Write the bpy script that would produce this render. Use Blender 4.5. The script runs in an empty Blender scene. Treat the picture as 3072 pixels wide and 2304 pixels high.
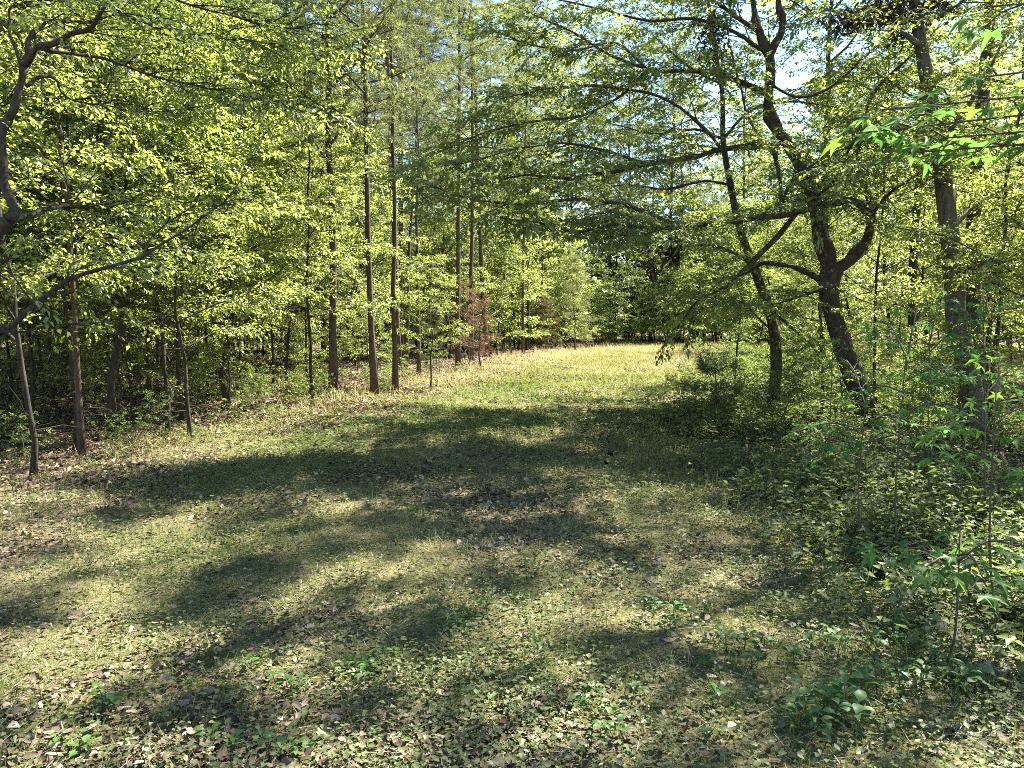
import bpy, math
import numpy as np

# ------------------------------------------------------------------ camera, world, sun, exposure
S = bpy.context.scene
COL = S.collection
F, CX, CY = 2320.0, 1536.0, 1152.0          # focal length and centre of the photograph in its own pixels
EYE = 1.6
PITCH = math.radians(4.73)
cam_d = bpy.data.cameras.new('camera')
cam_d.sensor_width = 36.0
cam_d.lens = 36.0 * F / 3072.0
cam_d.clip_start = 0.05
cam_d.clip_end = 3000.0
cam = bpy.data.objects.new('camera', cam_d)
COL.objects.link(cam)
cam.location = (0, 0, EYE)
cam.rotation_euler = (math.pi / 2 - PITCH, 0, 0)
S.camera = cam

SUN_AZ = math.radians(50.0)                  # clockwise from the way the camera looks (+Y) towards +X
SUN_EL = math.radians(50.0)
w = bpy.data.worlds.new('World')
S.world = w
w.use_nodes = True
wn = w.node_tree
bg = wn.nodes['Background']
sky = wn.nodes.new('ShaderNodeTexSky')
sky.sky_type = 'NISHITA'
sky.sun_disc = False
sky.sun_elevation = SUN_EL
sky.sun_rotation = SUN_AZ
sky.air_density = 1.0
sky.dust_density = 0.0
sky.ozone_density = 3.0
wn.links.new(sky.outputs[0], bg.inputs[0])
bg.inputs[1].default_value = 0.06
sd = bpy.data.lights.new('sun', 'SUN')
sd.energy = 5.0
sd.angle = math.radians(0.53)
sd.color = (1.0, 0.95, 0.86)
sun = bpy.data.objects.new('sun', sd)
COL.objects.link(sun)
sun.location = (20, 20, 40)
sun.rotation_euler = (math.pi / 2 - SUN_EL, 0, math.pi - SUN_AZ)
SUNV = np.array([math.sin(SUN_AZ) * math.cos(SUN_EL), math.cos(SUN_AZ) * math.cos(SUN_EL), math.sin(SUN_EL)])

S.view_settings.view_transform = 'Standard'
S.view_settings.look = 'None'
S.view_settings.exposure = 2.75
S.view_settings.gamma = 1.0
S.render.engine = 'CYCLES'
S.cycles.max_bounces = 6
S.cycles.diffuse_bounces = 3
S.cycles.glossy_bounces = 2
S.cycles.transmission_bounces = 4
S.cycles.use_denoising = False
S.cycles.pixel_filter_type = 'BLACKMAN_HARRIS'
S.cycles.filter_width = 0.9
S.cycles.caustics_reflective = False
S.cycles.caustics_refractive = False

rng = np.random.default_rng(11)
R = math.radians


# ------------------------------------------------------------------ small maths
def unit(v):
    v = np.asarray(v, float)
    return v / np.maximum(np.linalg.norm(v, axis=-1, keepdims=True), 1e-9)


def ray(px, py):
    a, b = (px - CX) / F, -(py - CY) / F
    c, s = math.cos(PITCH), math.sin(PITCH)
    return np.array([a, c + b * s, -s + b * c])


def P(px, py, d):
    """point seen at a pixel, d metres ahead"""
    r = ray(px, py)
    return np.array([0, 0, EYE]) + r * (d / r[1])


def ht(x, y):
    x = np.asarray(x, float); y = np.asarray(y, float)
    z = 0.035 * np.sin(0.9 * x + 0.3 * y) + 0.03 * np.sin(0.55 * y - 0.7 * x + 1.3) + 0.02 * np.sin(2.1 * x + 1.7 * y)
    r = np.hypot(x, y)
    return z * np.clip((r - 0.5) / 3, 0, 1) * np.clip((300 - r) / 200, 0, 1)


def G(px, py):
    r = ray(px, py)
    t = EYE / -r[2]
    return r[0] * t, r[1] * t


def _hash(ix, iy, s):
    n = (ix.astype(np.int64) * 374761393 + iy.astype(np.int64) * 668265263 + s * 1274126177) & 0x7fffffff
    n = ((n ^ (n >> 13)) * 1274126177) & 0x7fffffff
    return ((n ^ (n >> 16)) & 0xffff) / 65535.0


def vnoise(x, y, sc, seed=0):
    x = np.asarray(x) / sc; y = np.asarray(y) / sc
    ix = np.floor(x); iy = np.floor(y)
    fx = x - ix; fy = y - iy
    fx = fx * fx * (3 - 2 * fx); fy = fy * fy * (3 - 2 * fy)
    a = _hash(ix, iy, seed); b = _hash(ix + 1, iy, seed)
    c = _hash(ix, iy + 1, seed); d = _hash(ix + 1, iy + 1, seed)
    return (a * (1 - fx) + b * fx) * (1 - fy) + (c * (1 - fx) + d * fx) * fy


def fnoise(x, y, sc, seed=0):
    return (vnoise(x, y, sc, seed) * 0.55 + vnoise(x, y, sc * 0.45, seed + 5) * 0.3 + vnoise(x, y, sc * 0.2, seed + 9) * 0.15)


def edge_l(y):
    return np.interp(y, [-5, 0, 8, 13, 19, 34, 45, 50, 60], [-5.5, -5.5, -5.2, -4.3, -2.6, 0.2, 4.8, 8, 14])


def edge_r(y):
    return np.interp(y, [-5, 0, 5.7, 10, 19, 34, 45, 60], [2.4, 2.3, 2.1, 2.0, 4.2, 7.5, 10.5, 20])


def trail(x, y):
    """1 on the mown ride, 0 in the woods"""
    wob = (fnoise(x, y, 2.5, 3) - 0.5) * 1.6
    a = np.clip((x - edge_l(y) + wob) / 1.0 + 0.5, 0, 1)
    b = np.clip((edge_r(y) - x + wob) / 1.0 + 0.5, 0, 1)
    end = np.clip((52 - y) / 2, 0, 1)
    return a * b * end


# ------------------------------------------------------------------ mesh buffers
class Buf:
    def __init__(s):
        s.v, s.f, s.a, s.n = [], [], [], 0

    def add(s, v, f, a=None):
        v = np.asarray(v, np.float32).reshape(-1, 3)
        s.v.append(v)
        s.f.append(np.asarray(f, np.int64) + s.n)
        s.a.append(np.full(len(v), 0.5, np.float32) if a is None else np.broadcast_to(np.asarray(a, np.float32), (len(v),)))
        s.n += len(v)

    def mesh(s, name, mat):
        me = bpy.data.meshes.new(name)
        if s.n == 0:
            return me
        V = np.concatenate(s.v)
        fl = [f for f in s.f if len(f)]
        me.vertices.add(len(V))
        me.vertices.foreach_set('co', V.ravel())
        loops = np.concatenate([f.ravel() for f in fl])
        cnt = np.concatenate([np.full(len(f), f.shape[1]) for f in fl])
        st = np.concatenate([[0], np.cumsum(cnt)[:-1]])
        me.loops.add(len(loops))
        me.loops.foreach_set('vertex_index', loops.astype(np.int32))
        me.polygons.add(len(cnt))
        me.polygons.foreach_set('loop_start', st.astype(np.int32))
        at = me.attributes.new('rnd', 'FLOAT', 'POINT')
        at.data.foreach_set('value', np.concatenate(s.a))
        me.update(calc_edges=True)
        me.validate()
        if mat:
            me.materials.append(mat)
        return me

    def tube(s, pts, rad, k=7, wob=0.0, cap=True):
        pts = np.asarray(pts, float); n = len(pts)
        rad = np.broadcast_to(np.asarray(rad, float), (n,))
        t = np.gradient(pts, axis=0); t = unit(t)
        ref = np.array([0.31, 0.95, 0.05]) if abs(t[0][2]) > 0.7 else np.array([0, 0, 1.0])
        u = unit(np.cross(t, ref)); v = np.cross(t, u)
        an = np.arange(k) * 2 * math.pi / k
        ring = np.cos(an)[None, :, None] * u[:, None] + np.sin(an)[None, :, None] * v[:, None]
        rr = rad[:, None] * (1 + wob * (rng.random((n, k)) - 0.5) * 2)
        V = pts[:, None] + ring * rr[..., None]
        i = np.arange(n - 1)[:, None] * k; j = np.arange(k)[None]; j2 = (j + 1) % k
        q = np.stack([i + j, i + j2, i + k + j2, i + k + j], -1).reshape(-1, 4)
        s.add(V.reshape(-1, 3), q)
        if cap:
            c = s.n - k
            s.f.append((np.arange(k) + c)[None])
            s.f.append((np.arange(k)[::-1] + s.n - n * k)[None])

    def sticks(s, a, b, ra, rb, k=3):
        a = np.asarray(a); b = np.asarray(b); n = len(a)
        if n == 0:
            return
        t = unit(b - a)
        u = unit(np.cross(t, np.array([0.2, 0.3, 0.93])[None] + 0 * t)); v = np.cross(t, u)
        ra = np.broadcast_to(ra, (n,)); rb = np.broadcast_to(rb, (n,))
        an = np.arange(k) * 2 * math.pi / k
        ring = np.cos(an)[None, :, None] * u[:, None] + np.sin(an)[None, :, None] * v[:, None]
        V = np.concatenate([a[:, None] + ring * ra[:, None, None], b[:, None] + ring * rb[:, None, None]], 1)
        j = np.arange(k); j2 = (j + 1) % k
        q = np.stack([j, j2, j2 + k, j + k], -1)[None] + (np.arange(n) * 2 * k)[:, None, None]
        s.add(V.reshape(-1, 3), q.reshape(-1, 4))

    def leaves(s, p, d, nrm, ln, wd, rnd, fold=0.12, droop=0.15):
        n = len(p)
        if n == 0:
            return
        d = unit(d); sd = unit(np.cross(d, nrm)); nn = np.cross(sd, d)
        ln = np.broadcast_to(ln, (n,))[:, None]; wd = np.broadcast_to(wd, (n,))[:, None]
        mid = p + d * ln * 0.42
        tip = p + d * ln - nn * ln * droop
        L = mid + sd * wd * 0.5 + nn * wd * fold
        Rr = mid - sd * wd * 0.5 + nn * wd * fold
        V = np.stack([p, L, tip, Rr], 1).reshape(-1, 3)
        o = (np.arange(n) * 4)[:, None]
        f = np.concatenate([o + np.array([[0, 2, 1]]), o + np.array([[0, 3, 2]])])
        s.add(V, f, np.repeat(rnd, 4))

    def curled(s, p, d, nrm, ln, wd, rnd):
        """dead leaf with a rounded outline, edges curling up"""
        n = len(p)
        d = unit(d); sd = unit(np.cross(d, nrm)); nn = np.cross(sd, d)
        ln = ln[:, None]; wd = wd[:, None]
        c1 = rng.normal(0.18, 0.2, (n, 1)); c2 = rng.normal(0.18, 0.2, (n, 1)); c3 = rng.normal(0.05, 0.2, (n, 1))
        a, b_ = rng.uniform(0.15, 0.3, (n, 1)), rng.uniform(0.6, 0.8, (n, 1))
        pt = lambda t, w_, h: p + d * ln * t + sd * wd * w_ + nn * wd * h
        V = np.stack([p, pt(a, 0.36, c1 * 0.8), pt(b_, 0.46, c1), pt(1.0, rng.normal(0, 0.12, (n, 1)), c3), pt(b_ * 0.95, -0.44, c2), pt(a * 1.1, -0.38, c2 * 0.8)], 1).reshape(-1, 3)
        o = (np.arange(n) * 6)[:, None]
        f = np.concatenate([o + np.array([t]) for t in ([0, 2, 1], [0, 3, 2], [0, 4, 3], [0, 5, 4])])
        s.add(V, f, np.repeat(rnd, 6))

    def blades(s, p, d, ln, wd, rnd):
        n = len(p); d = unit(d)
        az = rng.random(n) * 2 * math.pi
        sd = np.stack([np.cos(az), np.sin(az), 0 * az], -1)
        ln = np.broadcast_to(ln, (n,))[:, None]; wd = np.broadcast_to(wd, (n,))[:, None]
        tip = p + d * ln
        tip[:, 2] -= (ln[:, 0] * 0.15)
        V = np.stack([p - sd * wd / 2, p + sd * wd / 2, tip], 1).reshape(-1, 3)
        s.add(V, (np.arange(n) * 3)[:, None] + np.array([[0, 1, 2]]), np.repeat(rnd, 3))


# ------------------------------------------------------------------ materials
def nodes(name):
    m = bpy.data.materials.new(name); m.use_nodes = True
    nt = m.node_tree; nt.nodes.clear()
    out = nt.nodes.new('ShaderNodeOutputMaterial')
    return m, nt, out


def ramp(nt, fac, cols):
    r = nt.nodes.new('ShaderNodeValToRGB')
    e = r.color_ramp.elements
    while len(e) < len(cols):
        e.new(0.5)
    for i, (p, c) in enumerate(cols):
        e[i].position = p; e[i].color = (*c, 1)
    nt.links.new(fac, r.inputs[0])
    return r.outputs[0]


def leaf_mat(name, cols, trans, tmix=0.5, gloss=0.03, rough=0.45, tint=(1.0, 1.0, 1.0), tree_var=0.35):
    """thin leaf: diffuse on the lit side, light coming through on the other, a little sheen"""
    m, nt, out = nodes(name)
    at = nt.nodes.new('ShaderNodeAttribute'); at.attribute_name = 'rnd'
    oi = nt.nodes.new('ShaderNodeObjectInfo')
    ad = nt.nodes.new('ShaderNodeMath'); ad.operation = 'MULTIPLY_ADD'
    nt.links.new(oi.outputs['Random'], ad.inputs[0]); ad.inputs[1].default_value = tree_var
    sb = nt.nodes.new('ShaderNodeMath'); sb.operation = 'MULTIPLY_ADD'
    nt.links.new(at.outputs['Fac'], sb.inputs[0]); sb.inputs[1].default_value = 1 - tree_var; sb.inputs[2].default_value = 0
    nt.links.new(sb.outputs[0], ad.inputs[2])
    c = ramp(nt, ad.outputs[0], cols)
    t = ramp(nt, ad.outputs[0], trans)
    df = nt.nodes.new('ShaderNodeBsdfDiffuse'); nt.links.new(c, df.inputs[0])
    tl = nt.nodes.new('ShaderNodeBsdfTranslucent'); nt.links.new(t, tl.inputs[0])
    mx = nt.nodes.new('ShaderNodeMixShader'); mx.inputs[0].default_value = tmix
    nt.links.new(df.outputs[0], mx.inputs[1]); nt.links.new(tl.outputs[0], mx.inputs[2])
    gl = nt.nodes.new('ShaderNodeBsdfGlossy'); gl.inputs['Roughness'].default_value = rough
    m2 = nt.nodes.new('ShaderNodeMixShader'); m2.inputs[0].default_value = gloss
    nt.links.new(mx.outputs[0], m2.inputs[1]); nt.links.new(gl.outputs[0], m2.inputs[2])
    nt.links.new(m2.outputs[0], out.inputs[0])
    return m


def bark_mat(name, dark, light, lichen=None, scale=9.0, lich_amt=0.5):
    m, nt, out = nodes(name)
    tc = nt.nodes.new('ShaderNodeTexCoord')
    mp = nt.nodes.new('ShaderNodeMapping'); mp.inputs['Scale'].default_value = (scale, scale, scale * 0.22)
    nt.links.new(tc.outputs['Object'], mp.inputs[0])
    n1 = nt.nodes.new('ShaderNodeTexNoise'); n1.inputs['Scale'].default_value = 3.0
    n1.inputs['Detail'].default_value = 6; n1.inputs['Roughness'].default_value = 0.7
    nt.links.new(mp.outputs[0], n1.inputs[0])
    c = ramp(nt, n1.outputs[0], [(0.32, dark), (0.68, light)])
    if lichen:
        n2 = nt.nodes.new('ShaderNodeTexNoise'); n2.inputs['Scale'].default_value = 11; n2.inputs['Detail'].default_value = 7; n2.inputs['Roughness'].default_value = 0.7
        nt.links.new(tc.outputs['Object'], n2.inputs[0])
        fr = ramp(nt, n2.outputs[0], [(lich_amt, (0, 0, 0)), (lich_amt + 0.12, (0.85, 0.85, 0.85))])
        mx = nt.nodes.new('ShaderNodeMix'); mx.data_type = 'RGBA'
        nt.links.new(fr, mx.inputs[0]); nt.links.new(c, mx.inputs[6]); mx.inputs[7].default_value = (*lichen, 1)
        c = mx.outputs[2]
    b = nt.nodes.new('ShaderNodeBsdfPrincipled')
    b.inputs['Roughness'].default_value = 0.9
    b.inputs['Specular IOR Level'].default_value = 0.2
    nt.links.new(c, b.inputs['Base Color'])
    bp = nt.nodes.new('ShaderNodeBump'); bp.inputs['Strength'].default_value = 0.9; bp.inputs['Distance'].default_value = 0.02
    nt.links.new(n1.outputs[0], bp.inputs['Height']); nt.links.new(bp.outputs[0], b.inputs['Normal'])
    nt.links.new(b.outputs[0], out.inputs[0])
    return m


def g3(a, b, c):
    return [(0.0, a), (0.5, b), (1.0, c)]


M_LEAF = leaf_mat('spring_leaf', g3((0.05, 0.09, 0.015), (0.085, 0.13, 0.02), (0.13, 0.17, 0.03)),
                  g3((0.20, 0.27, 0.035), (0.32, 0.385, 0.06), (0.46, 0.50, 0.12)), 0.55, 0.05)
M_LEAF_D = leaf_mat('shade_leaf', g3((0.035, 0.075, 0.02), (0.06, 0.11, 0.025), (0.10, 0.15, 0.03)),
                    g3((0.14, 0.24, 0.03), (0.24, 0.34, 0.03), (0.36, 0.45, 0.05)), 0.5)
M_MAPLE = leaf_mat('maple_leaf', g3((0.04, 0.10, 0.025), (0.06, 0.14, 0.03), (0.11, 0.17, 0.035)),
                   g3((0.10, 0.26, 0.05), (0.16, 0.34, 0.05), (0.30, 0.42, 0.05)), 0.45, 0.012, 0.45, tree_var=0.75)
M_HERB = leaf_mat('herb_leaf', g3((0.05, 0.08, 0.03), (0.095, 0.12, 0.045), (0.18, 0.195, 0.085)),
                  g3((0.10, 0.18, 0.03), (0.2, 0.27, 0.04), (0.32, 0.36, 0.07)), 0.35, 0.02, 0.5, tree_var=0.0)
M_HERB_O = leaf_mat('seedling_leaf', g3((0.035, 0.09, 0.025), (0.055, 0.13, 0.03), (0.10, 0.17, 0.035)),
                    g3((0.07, 0.2, 0.03), (0.12, 0.28, 0.04), (0.22, 0.36, 0.05)), 0.4, 0.025, 0.45, tree_var=0.8)
M_GRASS = leaf_mat('grass_blade', [(0.0, (0.05, 0.10, 0.02)), (0.4, (0.12, 0.155, 0.04)), (0.7, (0.28, 0.26, 0.09)), (1.0, (0.46, 0.38, 0.19))],
                   [(0.0, (0.12, 0.2, 0.02)), (0.5, (0.22, 0.28, 0.03)), (0.8, (0.34, 0.33, 0.07)), (1.0, (0.4, 0.34, 0.14))], 0.35, 0.02, 0.5, tree_var=0.0)
M_LITTER = leaf_mat('dead_leaf', [(0.0, (0.05, 0.035, 0.025)), (0.35, (0.15, 0.105, 0.07)), (0.7, (0.30, 0.22, 0.155)), (1.0, (0.48, 0.40, 0.31))],
                    [(0.0, (0.02, 0.015, 0.01)), (0.5, (0.08, 0.05, 0.025)), (1.0, (0.16, 0.11, 0.06))], 0.2, 0.015, 0.5, tree_var=0.0)
M_CLUMP = leaf_mat('dark_clump_leaf', g3((0.025, 0.02, 0.015), (0.05, 0.038, 0.025), (0.085, 0.065, 0.04)),
                  g3((0.02, 0.012, 0.006), (0.03, 0.02, 0.01), (0.05, 0.03, 0.015)), 0.2)
M_NEEDLE = leaf_mat('pine_needle', g3((0.08, 0.10, 0.04), (0.12, 0.14, 0.055), (0.17, 0.185, 0.08)),
                    g3((0.16, 0.2, 0.05), (0.24, 0.28, 0.08), (0.33, 0.35, 0.13)), 0.4)
M_NEEDLE_B = leaf_mat('dry_pine_needle', g3((0.16, 0.085, 0.045), (0.22, 0.13, 0.07), (0.30, 0.19, 0.10)),
                      g3((0.16, 0.08, 0.03), (0.2, 0.11, 0.05), (0.25, 0.15, 0.07)), 0.3)
M_BARK = bark_mat('dark_bark', (0.016, 0.013, 0.010), (0.07, 0.058, 0.043))
M_BARK_L = bark_mat('lichen_bark', (0.018, 0.014, 0.009), (0.08, 0.065, 0.043), (0.26, 0.25, 0.20), 7.0, 0.58)
M_BARK_G = bark_mat('grey_bark', (0.045, 0.038, 0.03), (0.15, 0.135, 0.105), (0.22, 0.22, 0.18), 8.0, 0.62)
M_BARK_P = bark_mat('pine_bark', (0.035, 0.024, 0.018), (0.13, 0.092, 0.068), None, 7.0)
M_TWIG = bark_mat('twig_bark', (0.05, 0.04, 0.03), (0.14, 0.11, 0.085), None, 20)
M_STICK = bark_mat('weathered_wood', (0.13, 0.11, 0.085), (0.34, 0.30, 0.25), None, 12)


def ground_mat():
    m, nt, out = nodes('forest_floor')
    tc = nt.nodes.new('ShaderNodeTexCoord')

    def noise(sc, det=5, ro=0.6):
        n = nt.nodes.new('ShaderNodeTexNoise'); n.inputs['Scale'].default_value = sc
        n.inputs['Detail'].default_value = det; n.inputs['Roughness'].default_value = ro
        nt.links.new(tc.outputs['Object'], n.inputs[0]); return n.outputs[0]
    fine = noise(38, 6, 0.75)
    litter = ramp(nt, fine, [(0.36, (0.03, 0.02, 0.014)), (0.5, (0.15, 0.105, 0.075)), (0.66, (0.38, 0.29, 0.21))])  # darkest tones paint soil and the shadows between litter into the colour
    grass = ramp(nt, noise(55, 5, 0.7), [(0.36, (0.035, 0.04, 0.012)), (0.52, (0.15, 0.155, 0.045)), (0.68, (0.42, 0.36, 0.17))])
    at = nt.nodes.new('ShaderNodeAttribute'); at.attribute_name = 'rnd'
    pn = noise(1.1, 5, 0.65)
    mr = nt.nodes.new('ShaderNodeMath'); mr.operation = 'MULTIPLY_ADD'
    nt.links.new(pn, mr.inputs[0]); mr.inputs[1].default_value = 1.6; mr.inputs[2].default_value = -0.98
    sm = nt.nodes.new('ShaderNodeMath'); sm.operation = 'ADD'; sm.use_clamp = True
    nt.links.new(at.outputs['Fac'], sm.inputs[0]); nt.links.new(mr.outputs[0], sm.inputs[1])
    mx = nt.nodes.new('ShaderNodeMix'); mx.data_type = 'RGBA'
    nt.links.new(sm.outputs[0], mx.inputs[0]); nt.links.new(litter, mx.inputs[6]); nt.links.new(grass, mx.inputs[7])
    b = nt.nodes.new('ShaderNodeBsdfPrincipled'); b.inputs['Roughness'].default_value = 0.95
    b.inputs['Specular IOR Level'].default_value = 0.1
    nt.links.new(mx.outputs[2], b.inputs['Base Color'])
    bp = nt.nodes.new('ShaderNodeBump'); bp.inputs['Strength'].default_value = 1.0; bp.inputs['Distance'].default_value = 0.03
    nt.links.new(fine, bp.inputs['Height']); nt.links.new(bp.outputs[0], b.inputs['Normal'])
    nt.links.new(b.outputs[0], out.inputs[0])
    return m


M_GROUND = ground_mat()


# ------------------------------------------------------------------ objects
def thing(name, label, cat, loc=(0, 0, 0), rz=0.0, sc=1.0, group=None, tilt=(0, 0)):
    o = bpy.data.objects.new(name, None)
    o.empty_display_size = 0.2
    COL.objects.link(o)
    o.location = loc; o.rotation_euler = (tilt[0], tilt[1], rz); o.scale = (sc, sc, sc)
    o['label'] = label; o['category'] = cat
    if group:
        o['group'] = group
    return o


def part(name, me, parent=None, kind=None):
    o = bpy.data.objects.new(name, me)
    COL.objects.link(o)
    if parent:
        o.parent = parent
    if kind:
        o['kind'] = kind
    return o


# ------------------------------------------------------------------ the ground
def axis(lo, hi, step, far):
    a = np.arange(lo, hi + 1e-6, step)
    g = [hi]
    st = step
    while g[-1] < far:
        st *= 1.35; g.append(g[-1] + st)
    g2 = [lo]; st = step
    while g2[-1] > -far:
        st *= 1.35; g2.append(g2[-1] - st)
    return np.concatenate([np.array(g2[1:])[::-1], a, np.array(g[1:])])


ax, ay = axis(-24, 24, 0.35, 900), axis(-3, 56, 0.35, 900)
XX, YY = np.meshgrid(ax, ay)
FIELD = lambda x, y: np.clip((x - np.interp(y, [0, 12, 20, 45], [14, 10, 7.5, 11])) / 2.0, 0, 1) * np.clip((y - 8) / 4, 0, 1)
gmask = np.clip(trail(XX, YY) * 0.75 + FIELD(XX, YY) * 0.95 + 0.08, 0, 1)
gmask *= np.where((XX < edge_l(YY)), 0.6, 1)
gmask *= 1 - 0.6 * np.clip((edge_l(YY) + 2.6 - XX) / 1.0, 0, 1) * (YY < 30)
gmask = np.where(YY > 52, 0.75, gmask)
b = Buf()
nx, ny = len(ax), len(ay)
ii = (np.arange(ny - 1)[:, None] * nx + np.arange(nx - 1)[None]).ravel()
b.add(np.stack([XX, YY, ht(XX, YY)], -1).reshape(-1, 3), np.stack([ii, ii + 1, ii + nx + 1, ii + nx], -1), gmask.ravel())
o = part('ground', b.mesh('ground', M_GROUND), None, 'structure')


def scatter(n, d0, d1, k, margin=1.5):
    """points on the ground ahead of the camera; density per square metre falls as distance**-k"""
    u = rng.random(n)
    e = 2 - k
    d = (d0 ** e + u * (d1 ** e - d0 ** e)) ** (1 / e) if abs(e) > 1e-6 else d0 * (d1 / d0) ** u
    hw = d * 0.70 + margin
    x = (rng.random(n) * 2 - 1) * hw
    return x, d


def onground(x, y, dz=0.0):
    return np.stack([x, y, ht(x, y) + dz], -1)


# dead leaves lying on the ground
x, y = scatter(330000, 1.2, 34, 1.6)
t = trail(x, y); patch = fnoise(x, y, 1.3, 21)
keep = rng.random(len(x)) < np.clip(0.95 - 0.66 * t + 2.0 * (patch - 0.5) * t + 0.12 * (y < 8) + 0.45 * np.clip((edge_l(y) + 2.5 - x) / 1.0, 0, 1) - 0.22 * (y < 6.5), 0.05, 1) * (1 - 0.9 * FIELD(x, y))
x, y = x[keep], y[keep]; n = len(x)
az = rng.random(n) * 6.283
d = np.stack([np.cos(az), np.sin(az), rng.normal(0, 0.22, n)], -1)
nr = np.stack([rng.normal(0, 0.32, n), rng.normal(0, 0.32, n), np.ones(n)], -1)
sz = (0.018 + 0.036 * rng.random(n) ** 2) * np.clip(y / 6, 1, 2.4)
pl_ = onground(x, y, rng.uniform(0.004, 0.03, n)); wl = sz * rng.uniform(0.4, 0.8, n)
rl = np.clip(rng.beta(1.3, 2.2, n), 0, 1)
nb = y < 9.5
b = Buf()
b.curled(pl_[nb], d[nb], nr[nb], sz[nb] * 1.1, wl[nb] * 1.1, rl[nb])
b.leaves(pl_[~nb], d[~nb], nr[~nb], sz[~nb], wl[~nb], rl[~nb], 0.25, 0.25)
o = part('leaf_litter', b.mesh('leaf_litter', M_LITTER)); o['kind'] = 'stuff'
o['label'] = 'brown fallen leaves scattered over the woodland floor'; o['category'] = 'leaves'

# short grass of the ride
x, y = scatter(380000, 1.2, 50, 1.4)
t = trail(x, y); pg = fnoise(x, y, 1.7, 40); dry = fnoise(x, y, 3.0, 60)
keep = rng.random(len(x)) < np.clip(t * (0.35 + 1.3 * (pg - 0.35)) * np.clip(0.65 + y / 16, 0, 1) + 0.06 * (x > 0) + 0.35 * FIELD(x, y), 0.02, 1)
x, y = x[keep], y[keep]; dry = dry[keep]; n = len(x)
far = np.clip((y - 14) / 12, 0, 1)
ln = (0.035 + 0.10 * rng.random(n) ** 1.5) * (1 + 0.6 * far) * np.clip(y / 10, 1, 1.6)
edge = np.clip(1 - np.abs(x - edge_l(y)) / 1.0, 0, 1) + np.clip(1 - np.abs(x - edge_r(y)) / 0.8, 0, 1)
ln *= 1 + edge * rng.random(n) * 1.8
d = np.stack([rng.normal(0, 0.55, n), rng.normal(0, 0.55, n), np.ones(n)], -1)
b = Buf()
b.blades(onground(x, y), d, ln, rng.uniform(0.003, 0.007, n) * np.clip(y / 4.5, 1, 4.5),
         np.clip(0.32 + 1.3 * (dry - 0.45) + 0.42 * far + rng.normal(0, 0.16, n) + 0.2 * edge + 0.4 * np.clip((edge_l(y) + 2.6 - x) / 1.2, 0, 1) * (y > 8), 0, 1))
o = part('grass', b.mesh('grass', M_GRASS)); o['kind'] = 'stuff'
o['label'] = 'short green and straw coloured grass of the ride'; o['category'] = 'grass'

# low creeping herbs between the grass
x, y = scatter(210000, 1.2, 30, 1.5)
t = trail(x, y); ph = fnoise(x, y, 1.1, 80)
right = np.clip((x - edge_r(y) + 1.2) / 1.0, 0, 1)
keep = rng.random(len(x)) < np.clip(0.26 + 2.0 * (ph - 0.45) + 0.15 * right, 0.16, 1) * (1 - 0.9 * FIELD(x, y)) * np.where(x < edge_l(y) - 0.5, 0.35, 1) * (1 - 0.6 * np.clip((edge_l(y) + 2.4 - x) / 1.0, 0, 1) * (y > 7))
x, y = x[keep], y[keep]; n = len(x); k = 3
xs = np.repeat(x, k) + rng.normal(0, 0.02, n * k); ys = np.repeat(y, k) + rng.normal(0, 0.02, n * k)
n = len(xs)
az = rng.random(n) * 6.283
d = np.stack([np.cos(az), np.sin(az), rng.normal(0.12, 0.2, n)], -1)
nr = np.stack([rng.normal(0, 0.25, n), rng.normal(0, 0.25, n), np.ones(n)], -1)
sz = (0.010 + 0.024 * rng.random(n) ** 2.0) * np.clip(ys / 5.5, 1, 2.5)
b = Buf()
b.leaves(onground(xs, ys, rng.uniform(0.012, 0.075, n)), d, nr, sz, sz * 0.8, np.clip(rng.normal(0.55, 0.25, n), 0, 1), 0.15, 0.1)
o = part('ground_cover', b.mesh('ground_cover', M_HERB)); o['kind'] = 'stuff'
o['label'] = 'low creeping green herbs covering the ground of the ride'; o['category'] = 'ground cover'

# knee high leafy undergrowth along the borders
x, y = scatter(90000, 1.6, 26, 1.3)
rs = np.clip((x - edge_r(y) + 0.5) / 1.2, 0, 1) * np.clip((edge_r(y) + 9 - x) / 2, 0, 1)
lsd = np.clip((edge_l(y) + 0.3 - x) / 1.0, 0, 1) * 0.1
keep = rng.random(len(x)) < np.clip(2.4 * (fnoise(x, y, 1.0, 91) - 0.36), 0, 1) * np.maximum(rs, lsd) * (1 - 0.8 * FIELD(x, y)) * np.clip((y - 1.0) / 4, 0.3, 1)
x, y = x[keep], y[keep]; n = len(x); k = 7
top = rng.uniform(0.08, 0.34, n) * (0.5 + fnoise(x, y, 0.8, 93)) * np.clip((y - 1.5) / 4.5, 0.25, 1)
lean = rng.normal(0, 0.3, (n, 2))
p0 = onground(x, y)
p1 = p0 + np.column_stack([lean * top[:, None], top])
b = Buf()
f = rng.uniform(0.3, 1.0, (n, k))
pp = (p0[:, None] + (p1 - p0)[:, None] * f[..., None]).reshape(-1, 3)
az = rng.random(n * k) * 6.283
d = np.stack([np.cos(az), np.sin(az), rng.normal(0.05, 0.3, n * k)], -1)
nr = np.stack([rng.normal(0, 0.35, n * k), rng.normal(0, 0.35, n * k), np.ones(n * k)], -1)
sz = rng.uniform(0.03, 0.085, n * k) * np.clip(np.repeat(y, k) / 9, 1, 1.6)
b.leaves(pp, d, nr, sz, sz * 0.55, np.clip(rng.normal(0.6, 0.25, n * k), 0, 1), 0.14, 0.2)
b.sticks(p0, p1, 0.002, 0.001)
o = part('undergrowth', b.mesh('undergrowth', M_HERB)); o['kind'] = 'stuff'
o['label'] = 'knee high leafy undergrowth along the borders of the ride'; o['category'] = 'undergrowth'

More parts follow.
